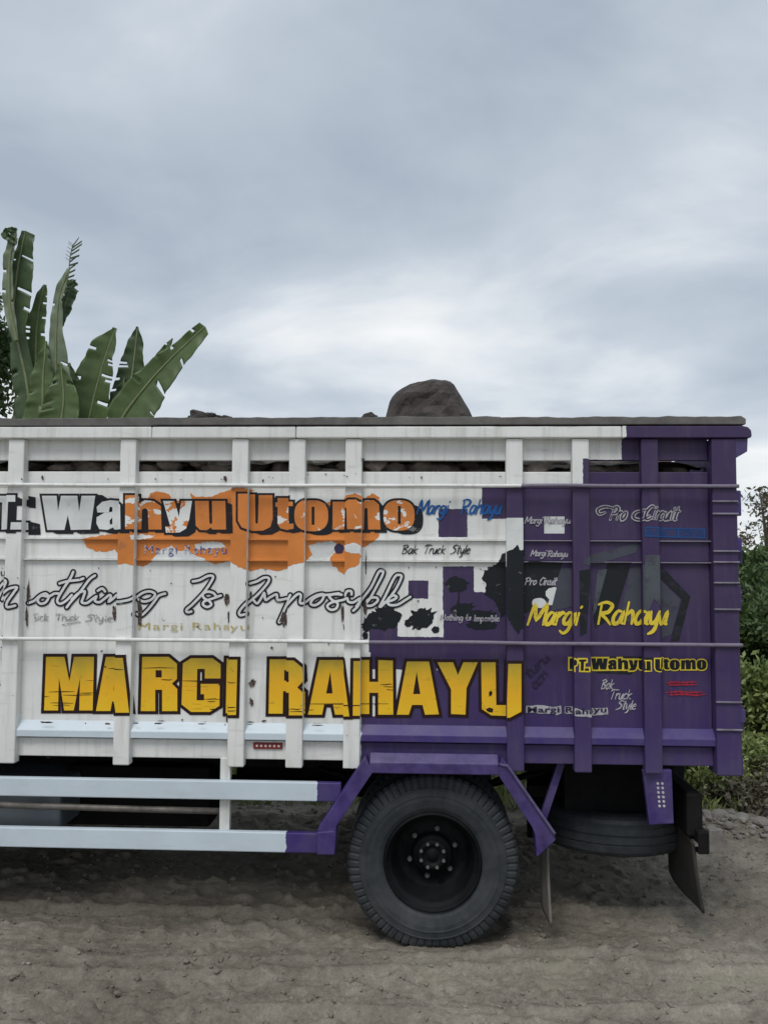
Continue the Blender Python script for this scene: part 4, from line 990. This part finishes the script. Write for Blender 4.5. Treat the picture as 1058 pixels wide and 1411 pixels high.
# ------------------------------------------------------------------ vegetation
for m_ in (m_black, m_chassis, m_rim): m_.node_tree.nodes['Principled BSDF'].inputs['Specular IOR Level'].default_value = .15
def leaf_mat(name, a, b, rough=.5, trans=.25):
    m, nt, bs = mat_new(name)
    rnd = noise(nt, 1.7, 3, .6); n2 = noise(nt, 13, 4, .6)
    c = ramp(nt, M2(nt, 'ADD', M2(nt, 'MULTIPLY', rnd, .6), M2(nt, 'MULTIPLY', n2, .4)), [(.38, a), (.62, b)])
    L(nt, c, bs.inputs['Base Color']); bs.inputs['Roughness'].default_value = rough
    tr = N(nt, 'ShaderNodeBsdfTranslucent'); L(nt, c, tr.inputs[0])
    mx = N(nt, 'ShaderNodeMixShader', i={0: trans}); L(nt, bs.outputs[0], mx.inputs[1]); L(nt, tr.outputs[0], mx.inputs[2])
    L(nt, mx.outputs[0], nt.nodes['Material Output'].inputs[0]); return m
m_leafd = leaf_mat('foliage_dark', (.026, .050, .016), (.060, .105, .034))
m_leafm = leaf_mat('foliage_mid', (.040, .075, .022), (.105, .160, .052))
m_leafl = leaf_mat('foliage_light', (.15, .20, .055), (.28, .33, .12))
m_dry = leaf_mat('dry_brush', (.09, .08, .055), (.17, .155, .11))
m_bark = simple('bark', (.10, .085, .065), .9, .3, 14, bdist=.01)
def leaves(name, clumps, n, size, mat, parent, seed, droop=0.0, asp=.45):
    r = np.random.default_rng(seed); cl_ = np.array([c[:6] for c in clumps], float)
    vol = cl_[:, 3]*cl_[:, 4]*cl_[:, 5]; pick = r.choice(len(cl_), n, p=vol/vol.sum())
    d = r.normal(size=(n, 3)); d /= np.linalg.norm(d, axis=1)[:, None]; rad = r.random(n)**.45
    # twigs: bunch leaves
    P = cl_[pick, :3]+d*rad[:, None]*cl_[pick, 3:6]
    P += r.normal(size=(n, 3))*.04
    a = r.normal(size=(n, 3)); a[:, 2] -= droop; a /= np.linalg.norm(a, axis=1)[:, None]
    b = np.cross(a, r.normal(size=(n, 3))); b /= np.linalg.norm(b, axis=1)[:, None]
    L_ = size*(.6+.8*r.random(n))[:, None]; wv = L_*asp
    nn = np.cross(a, b)
    V = np.stack([P, P+a*L_*.5+b*wv*.5+nn*L_*.08, P+a*L_, P+a*L_*.5-b*wv*.5+nn*L_*.08], 1).reshape(-1, 3)
    me = np_mesh(name, V, np.arange(n*4).reshape(n, 4)); me.materials.append(mat)
    return link(name, me, parent)
def clumps(cx, cy, z0, rx, ry, rz, k, seed, cr=.35):
    r = random.Random(seed); out = []
    for _ in range(k):
        a = r.uniform(0, 6.28); t = r.random()**.5; u = r.uniform(-.8, 1)
        s = cr*r.uniform(.6, 1.3)
        out.append((cx+rx*t*math.cos(a), cy+ry*t*math.sin(a), z0+rz*(1+u*.8), s*rx*.8+.05, s*ry*.8+.05, s*rz*.7+.05))
    return out
def tree(x, y, h, rx, rz, seed, mat, label, n=9000, size=.09, name='broadleaf_tree', k=16, group='trees behind the truck', zc=None, cr=.35):
    z0 = gz(x, y) if abs(y) < 30 else .3
    t = empty(name, (x, y, z0)); tag(t, label, 'tree', group)
    r = random.Random(seed); mb = MB()
    tr = [(0, 0, -.1), (r.uniform(-.1, .1), r.uniform(-.1, .1), h*.35), (r.uniform(-.2, .2), 0, h*.65), (r.uniform(-.3, .3), 0, h*.92)]
    mb.tube(tr, [.02*h+.03, .016*h+.02, .01*h+.01, .01], 8)
    cs = clumps(0, 0, h-2*rz if zc is None else zc, rx, rx, rz, k, seed, cr)
    for c in cs[:10]:
        b0 = Vector(tr[1]).lerp(Vector(tr[2]), r.random()); e = Vector(c[:3]); m_ = b0.lerp(e, .5)+Vector((0, 0, .1*h*.3))
        mb.tube([b0, m_, e], [.012*h*.5+.008, .012, .004], 5)
    mb.build('trunk', m_bark, t, smooth=True)
    leaves('crown', cs, n, size, mat, t, seed)
    return t
def bush(x, y, rx, rz, seed, mat, label, n=7000, size=.07, ry=None, group='bushes behind the truck'):
    z0 = gz(x, y); t = empty('bush', (x, y, z0)); tag(t, label, 'bush', group)
    mb = MB(); r = random.Random(seed)
    for _ in range(7):
        mb.tube([(r.uniform(-.15, .15), r.uniform(-.1, .1), -.05), (r.uniform(-.4, .4)*rx, r.uniform(-.3, .3), rz*.8), (r.uniform(-.8, .8)*rx, r.uniform(-.3, .3), rz*1.6)], [.015, .01, .004], 5)
    mb.build('stems', m_bark, t); leaves('foliage', clumps(0, 0, 0.0, rx, ry or rx*.8, rz, 14, seed, .4), n, size, mat, t, seed, -.3); return t
# right-hand trees, seen past the tail
def at(px, py, Y): x, z = U(px, py, Y); return x, z
x, _ = at(1085, 800, 9); tree(x, 9, at(1080, 792, 9)[1], 1.0, 1.0, 51, m_leafm, 'dusty green tree standing right behind the truck tail', n=11000, size=.13, k=22)
x, _ = at(1040, 700, 12); tree(x+.1, 12, at(1040, 688, 12)[1], .9, .8, 52, m_dry, 'thin pale tree with sparse twigs above the dark bushes', n=1300, size=.10, k=26, cr=.3)
x, _ = at(1060, 850, 6.5); bush(x, 6.5, .95, .72, 53, m_leafm, 'dense dark bush behind the truck tail', n=9000, size=.11)
x, _ = at(985, 900, 7.5); bush(x, 7.5, .9, .72, 54, m_leafd, 'dark bush hidden mostly by the truck tail corner', n=9000)
x, _ = at(1130, 900, 5.5); bush(x, 5.5, .8, .70, 55, m_leafm, 'mid green bush at the far right beyond the tail', n=9000)
x, _ = at(1052, 980, 3.5); bush(x, 3.5, .55, .50, 56, m_leafl, 'light green weedy bush beside the tail post', n=9000, size=.065, ry=.4)
x, _ = at(985, 1060, 2.95); bush(x, 2.95, .48, .20, 57, m_leafl, 'low light green weeds under the tail corner', n=7000, size=.05)
x, _ = at(1120, 1000, 4.6); bush(x, 4.6, .6, .45, 58, m_leafm, 'weedy bush low at the right of the tail', n=7000, size=.06)
x, _ = at(1050, 1085, 2.6); bush(x, 2.6, .36, .12, 59, m_dry, 'dry grey brush above the stones', n=3500, size=.05)
# hidden hedge behind the truck, seen only from a step aside
for i, (px, Y, m_) in enumerate(((880, 7, m_leafd), (760, 7.5, m_leafm), (620, 8, m_leafd), (470, 7.5, m_leafm), (330, 8, m_leafd), (190, 7.4, m_leafm), (60, 8, m_leafd), (-120, 7.5, m_leafm))):
    x, _ = at(px, 900, Y); bush(x, Y, 1.0, .66, 70+i, m_, ['low', 'broad', 'thick', 'rounded', 'shaggy', 'spreading', 'dense', 'tall'][i]+' green bush in the hedge hidden behind the truck bed', n=3500, size=.10)
# tree at the left edge
x, _ = at(-62, 500, 7.5); tree(x, 7.5, at(-40, 375, 7.5)[1], .95, 1.35, 61, m_leafm, 'broadleaf tree at the left edge behind the banana plant', n=14000, size=.10, k=30, group=None, cr=.28)

# banana plant, its leaves as blades with a midrib, folds and tears
m_ban = leaf_mat('banana_leaf', (.105, .155, .062), (.165, .245, .090), .4, .45)
m_band = leaf_mat('banana_leaf_dark', (.042, .076, .028), (.080, .128, .048), .4, .25)
m_bang = leaf_mat('banana_leaf_grey', (.17, .215, .14), (.25, .30, .20), .5, .25)
m_rib = simple('banana_rib', (.16, .19, .09), .6, .2, 10)
BY = 5.0
bxr, _ = at(70, 800, BY)
ban = empty('banana_plant', (bxr, BY, gz(bxr, BY))); tag(ban, 'tall banana plant with torn upright leaves behind the truck', 'banana plant')
def W3(px, py, Y):
    x, z = U(px, py, Y); return Vector((x, Y, z))-ban.location
def banana(rib, wl, wr, mat, tears=(), dy=0, fold=.35, seed=0, curl=0, ribc=True):
    """rib: [(px, py)], wl / wr: half widths (px) of both blades along the rib; tears: (t, side, size)"""
    pts = smooth(rib, 18); n = len(pts); r = random.Random(seed); Yb = BY+dy; s = (Yb+D)/F
    def wf(arr, t):
        k = t*(len(arr)-1); i = min(int(k), len(arr)-2); u = k-i; u = u*u*(3-2*u); return arr[i]*(1-u)+arr[i+1]*u
    V = []; Fc = []; m = 8
    tears = list(tears)+[(r.uniform(.15, .95), r.choice((-1, 1)), r.uniform(.2, .75)) for _ in range(7)]
    wl = [a*1.1 for a in wl]; wr = [a*1.1 for a in wr]
    for side, arr in ((-1, wl), (1, wr)):
        base = len(V)
        for i, (px, py) in enumerate(pts):
            t = i/(n-1); a = Vector(pts[max(i-1, 0)]); b = Vector(pts[min(i+1, n-1)]); tt = (b-a).normalized(); nn = Vector((-tt.y, tt.x))*(side)
            w_ = wf(arr, t)*(1+.012*math.sin(t*97+seed*3+side)); sec = sum(1 for q3 in tears if q3[1] == side and q3[0] < t); so_ = (math.sin(sec*12.9898+seed*4.1)*.16)*w_
            for j in range(m+1):
                u = j/m; fl = math.sin(t*31+seed+side)*.012*u+math.sin(t*73+seed)*.005*u; w_ = w_*(1+.0*u)
                k_ = -w_*u*.22+so_*u*u; p = W3(px+nn.x*w_*u+tt.x*k_, py+nn.y*w_*u+tt.y*k_, Yb)
                p.y += -fold*w_*s*u**1.4 + fl + curl*u*u*w_*s
                V.append(tuple(p))
        skip = set()
        for (t0, sd, sz) in tears:
            if sd != side: continue
            i0 = int(t0*(n-1))
            for j in range(m):
                if j/m >= 1-sz: skip.add((i0, j))
        for i in range(n-1):
            for j in range(m):
                if (i, j) in skip: continue
                k = base+i*(m+1)+j; Fc.append((k, k+1, k+m+2, k+m+1))
    o = MB().add(V, Fc).build('leaf', mat, ban, smooth=True)
    md = o.modifiers.new('s', 'SOLIDIFY'); md.thickness = .004
    if ribc:
        q_ = [W3(px, py, Yb)+Vector((0, .012, 0)) for px, py in pts]; nq = len(q_)
        q_ = [W3(px, py, Yb) for px, py in pts]
        MB().tube(q_, [.020*(1-.8*i/nq)+.003 for i in range(nq)], 6).build('midrib', m_rib, o, smooth=True)
    return o
# spec: rib from base up to tip
banana([(52, 640), (42, 560), (36, 520), (20, 440), (24, 380), (30, 345), (36, 318)], [10, 18, 16, 8, 9, 7, 4], [6, 10, 12, 12, 22, 22, 16, 13], m_band, [(.80, 1, .95), (.62, 1, .9)], 0, .2, 1)
banana([(24, 470), (14, 420), (14, 360), (20, 330), (22, 314)], [4, 7, 7, 6, 4], [3, 6, 5, 4, 2], m_bang, [], -.1, .4, 2)
banana([(24, 335), (16, 330), (9, 324), (14, 318), (24, 316)], [3, 4, 5, 4, 2], [2, 4, 4, 3, 1], m_band, [], -.12, .5, 22, ribc=False)
banana([(60, 640), (52, 560), (50, 480), (54, 430), (62, 392)], [6, 16, 18, 16, 8, 2], [6, 14, 16, 12, 10, 3], m_ban, [(.72, 1, .6), (.82, 1, .7), (.6, -1, .5)], .15, .3, 3)
banana([(90, 660), (84, 580), (78, 520), (78, 460), (82, 410), (96, 370)], [10, 26, 22, 10, 7, 6, 3], [8, 22, 26, 16, 8, 5, 2], m_bang, [(.38, 1, .8)], -.15, .25, 4)
banana([(84, 450), (88, 420), (98, 392), (108, 392)], [3, 6, 6, 1], [3, 12, 14, 2], m_band, [], -.05, .2, 5, ribc=False)
banana([(100, 660), (118, 600), (132, 540), (146, 490), (160, 452)], [10, 26, 30, 26, 20, 3], [8, 22, 24, 18, 10, 2], m_ban, [(.62, 1, .9), (.7, 1, .5), (.45, 1, .8), (.30, 1, .9)], .1, .3, 6)
banana([(160, 640), (172, 570), (182, 520), (187, 480), (190, 450)], [6, 16, 20, 16, 10, 1], [4, 12, 16, 14, 10, 1], m_band, [(.25, -1, .8)], .25, .3, 7)
banana([(150, 650), (165, 585), (195, 540), (235, 495), (283, 450)], [4, 10, 20, 20, 16, 10, 8], [10, 34, 44, 34, 26, 18, 10], m_ban, [(.80, 1, .5), (.62, 1, .85), (.60, 1, .8), (.93, -1, .6)], -.25, .25, 8)
banana([(180, 640), (195, 570), (215, 510), (238, 466)], [4, 10, 10, 8, 1], [4, 8, 8, 8, 1], m_ban, [(.7, -1, .8)], .1, .3, 9)
banana([(40, 640), (58, 570), (60, 520), (64, 470)], [8, 20, 14, 2], [8, 20, 14, 2], m_ban, [(.5, 1, .7)], -.2, .3, 10)
banana([(130, 660), (118, 600), (100, 545), (96, 500)], [8, 24, 20, 2], [8, 24, 20, 2], m_band, [], .3, .3, 11)
banana([(20, 640), (32, 590), (36, 540), (30, 490)], [8, 14, 12, 2], [8, 14, 12, 2], m_band, [(.5, 1, .7)], .2, .3, 12)
banana([(75, 660), (82, 600), (88, 550), (84, 500)], [12, 30, 24, 3], [10, 28, 22, 2], m_ban, [(.6, -1, .6)], -.3, .3, 13)
banana([(178, 650), (172, 600), (168, 560), (172, 520)], [8, 22, 16, 1], [8, 20, 14, 1], m_band, [(.5, 1, .7)], .2, .3, 16)
# shredded tip: a rib with thin strips
tip = MB()
ribp = [(90, 400), (95, 375), (97, 355), (101, 337)]
rp_ = smooth(ribp, 8)
for i, (px, py) in enumerate(rp_):
    if i % 2: continue
    ln = (17-6*abs(i/len(rp_)-.35))*random.uniform(.55, 1.05); vj = random.uniform(-2.5, 2.5)
    a = W3(px, py, BY-.15); b = W3(px+ln, py-2-(i*.28)+vj, BY-.10); c = W3(px+ln-1, py+1.0-(i*.28)+vj, BY-.10); d = W3(px, py+2.6, BY-.15)
    tip.add([a, b, c, d], [(0, 1, 2, 3)])
    if i > 12: 
        b = W3(px-6, py-5, BY-.2); tip.add([a, b, W3(px-4, py-3, BY-.2)], [(0, 1, 2)])
to = tip.build('shredded_leaf_tip', m_band, ban); mdm = to.modifiers.new('s', 'SOLIDIFY'); mdm.thickness = .004
MB().tube([W3(p[0], p[1], BY-.15) for p in rp_], .006, 5).build('midrib', m_rib, to)
base = Vector((0, 0, -.1))
for i, (dx, tp) in enumerate(((-.25, (52, 620)), (0.05, (90, 640)), (.3, (150, 640)))):
    top = W3(*tp, BY); MB().tube([(dx, 0, -.1), (dx, 0, 1), tuple(top*.6+Vector((dx*.4, 0, 0))), tuple(top)], [.14, .12, .09, .03], 12).build('pseudostem', m_rib, ban, smooth=True)

# ------------------------------------------------------------------ stones, pebbles, weeds on the ground
stone_me = [rock_mesh('stone', 200+i, 2, m_stone) for i in range(5)]
lbls = {}
sp_ = [(990, 1128, 24), (1008, 1122, 17), (1033, 1121, 16), (1022, 1131, 20), (1048, 1136, 20), (1003, 1140, 14), (1060, 1124, 22), (1012, 1143, 10), (1036, 1146, 9), (1078, 1138, 20), (975, 1128, 14), (1025, 1110, 12), (1052, 1112, 10)]
desc = ['largest rounded grey stone at the verge behind the bumper', 'rounded stone touching the weeds behind the bumper', 'pale round stone at the verge below the dry brush', 'grey stone lying in front of the pale round one',
        'flat stone at the right edge of the verge', 'small whitish stone just right of the bumper plate', 'half hidden stone at the right frame edge', 'tiny pale stone nearest the bumper plate', 'tiny stone below the flat one', 'grey stone beyond the right frame edge', 'stone peeking out left of the largest verge stone', 'small upper stone among the weeds', 'uppermost small stone at the right verge']
for i, (px, py, s) in enumerate(sp_):
    gx_, gy_ = G(px, py); sc_m = s/F*(gy_+D)*.62
    o = link('stone', stone_me[i % 5], None, (gx_, gy_, gz(gx_, gy_)+sc_m*.25), (0, 0, i*1.3), (sc_m, sc_m*.8, sc_m*.62))
    tag(o, desc[i], 'stone', 'stones along the verge')
def scatter(name, n, area, smin, smax, seed, mat, label, cat):
    r = random.Random(seed); V = []; Fc = []
    ic = [Vector(v.co) for v in bpy.data.meshes[stone_me[0].name].vertices]
    bm = bmesh.new(); bmesh.ops.create_icosphere(bm, subdivisions=1, radius=1); iv = [v.co.copy() for v in bm.verts]; fi = [tuple(v.index for v in f.verts) for f in bm.faces]; bm.free()
    for _ in range(n):
        x = r.uniform(area[0], area[1]); y = r.uniform(area[2], area[3]); s = smin*(smax/smin)**(r.random()**2.6)
        if abs(x-WX) < .3 and 0 < y < .6: continue
        b = len(V); q_ = Matrix.Rotation(r.uniform(0, 6.3), 3, 'Z') @ Matrix.Diagonal((1, r.uniform(.5, 1), r.uniform(.35, .8)))
        z = gz(x, y)+s*.2
        V += [tuple(Vector((x, y, z))+(q_ @ (p*r.uniform(.8, 1.2)))*s) for p in iv]; Fc += [tuple(k+b for k in f_) for f_ in fi]
    me = bpy.data.meshes.new(name); me.from_pydata(V, [], Fc); me.materials.append(mat); o = link(name, me); tag(o, label, cat, kind='stuff')
scatter('pebbles', 3000, (-2.6, 2.6, -1.3, 2.0), .0025, .013, 5, m_stone, 'small pebbles and crumbs strewn over the wet dirt', 'pebbles')
scatter('dirt_clods', 5000, (-2.8, 2.8, -1.35, 2.4), .004, .022, 6, m_ground, 'clods of dirt churned up by tyres', 'clods')
scatter('verge_gravel', 1500, (1.0, 3.4, 1.75, 2.45), .010, .050, 8, m_stone, 'gravel along the verge behind the truck', 'gravel')
# weeds as grass blades beyond the verge
r = np.random.default_rng(3); n = 26000
gxs = r.uniform(-6, 6.5, n); gys = 2.3+r.random(n)**1.3*4.5
gzs = ground_z(gxs, gys); hgt = r.uniform(.06, .26, n)*(1-.45*(gys < 2.6)); an = r.uniform(0, 6.28, n); lean = r.uniform(.2, .8, n)
P0 = np.stack([gxs, gys, gzs-.01], -1); dirv = np.stack([np.cos(an), np.sin(an), np.zeros(n)], -1); sd = np.stack([-np.sin(an), np.cos(an), np.zeros(n)], -1)
up = np.array([0, 0, 1.0])
V = np.stack([P0-sd*.006, P0+sd*.006, P0+sd*.004+up*hgt[:, None]*.6+dirv*(lean*hgt*.35)[:, None], P0+up*hgt[:, None]+dirv*(lean*hgt)[:, None]], 1).reshape(-1, 3)
me = np_mesh('weeds', V, np.arange(n*4).reshape(n, 4)); me.materials.append(m_leafl)
tag(link('weeds', me), 'rough green weeds and grass beyond the verge behind the truck', 'weeds', kind='stuff')
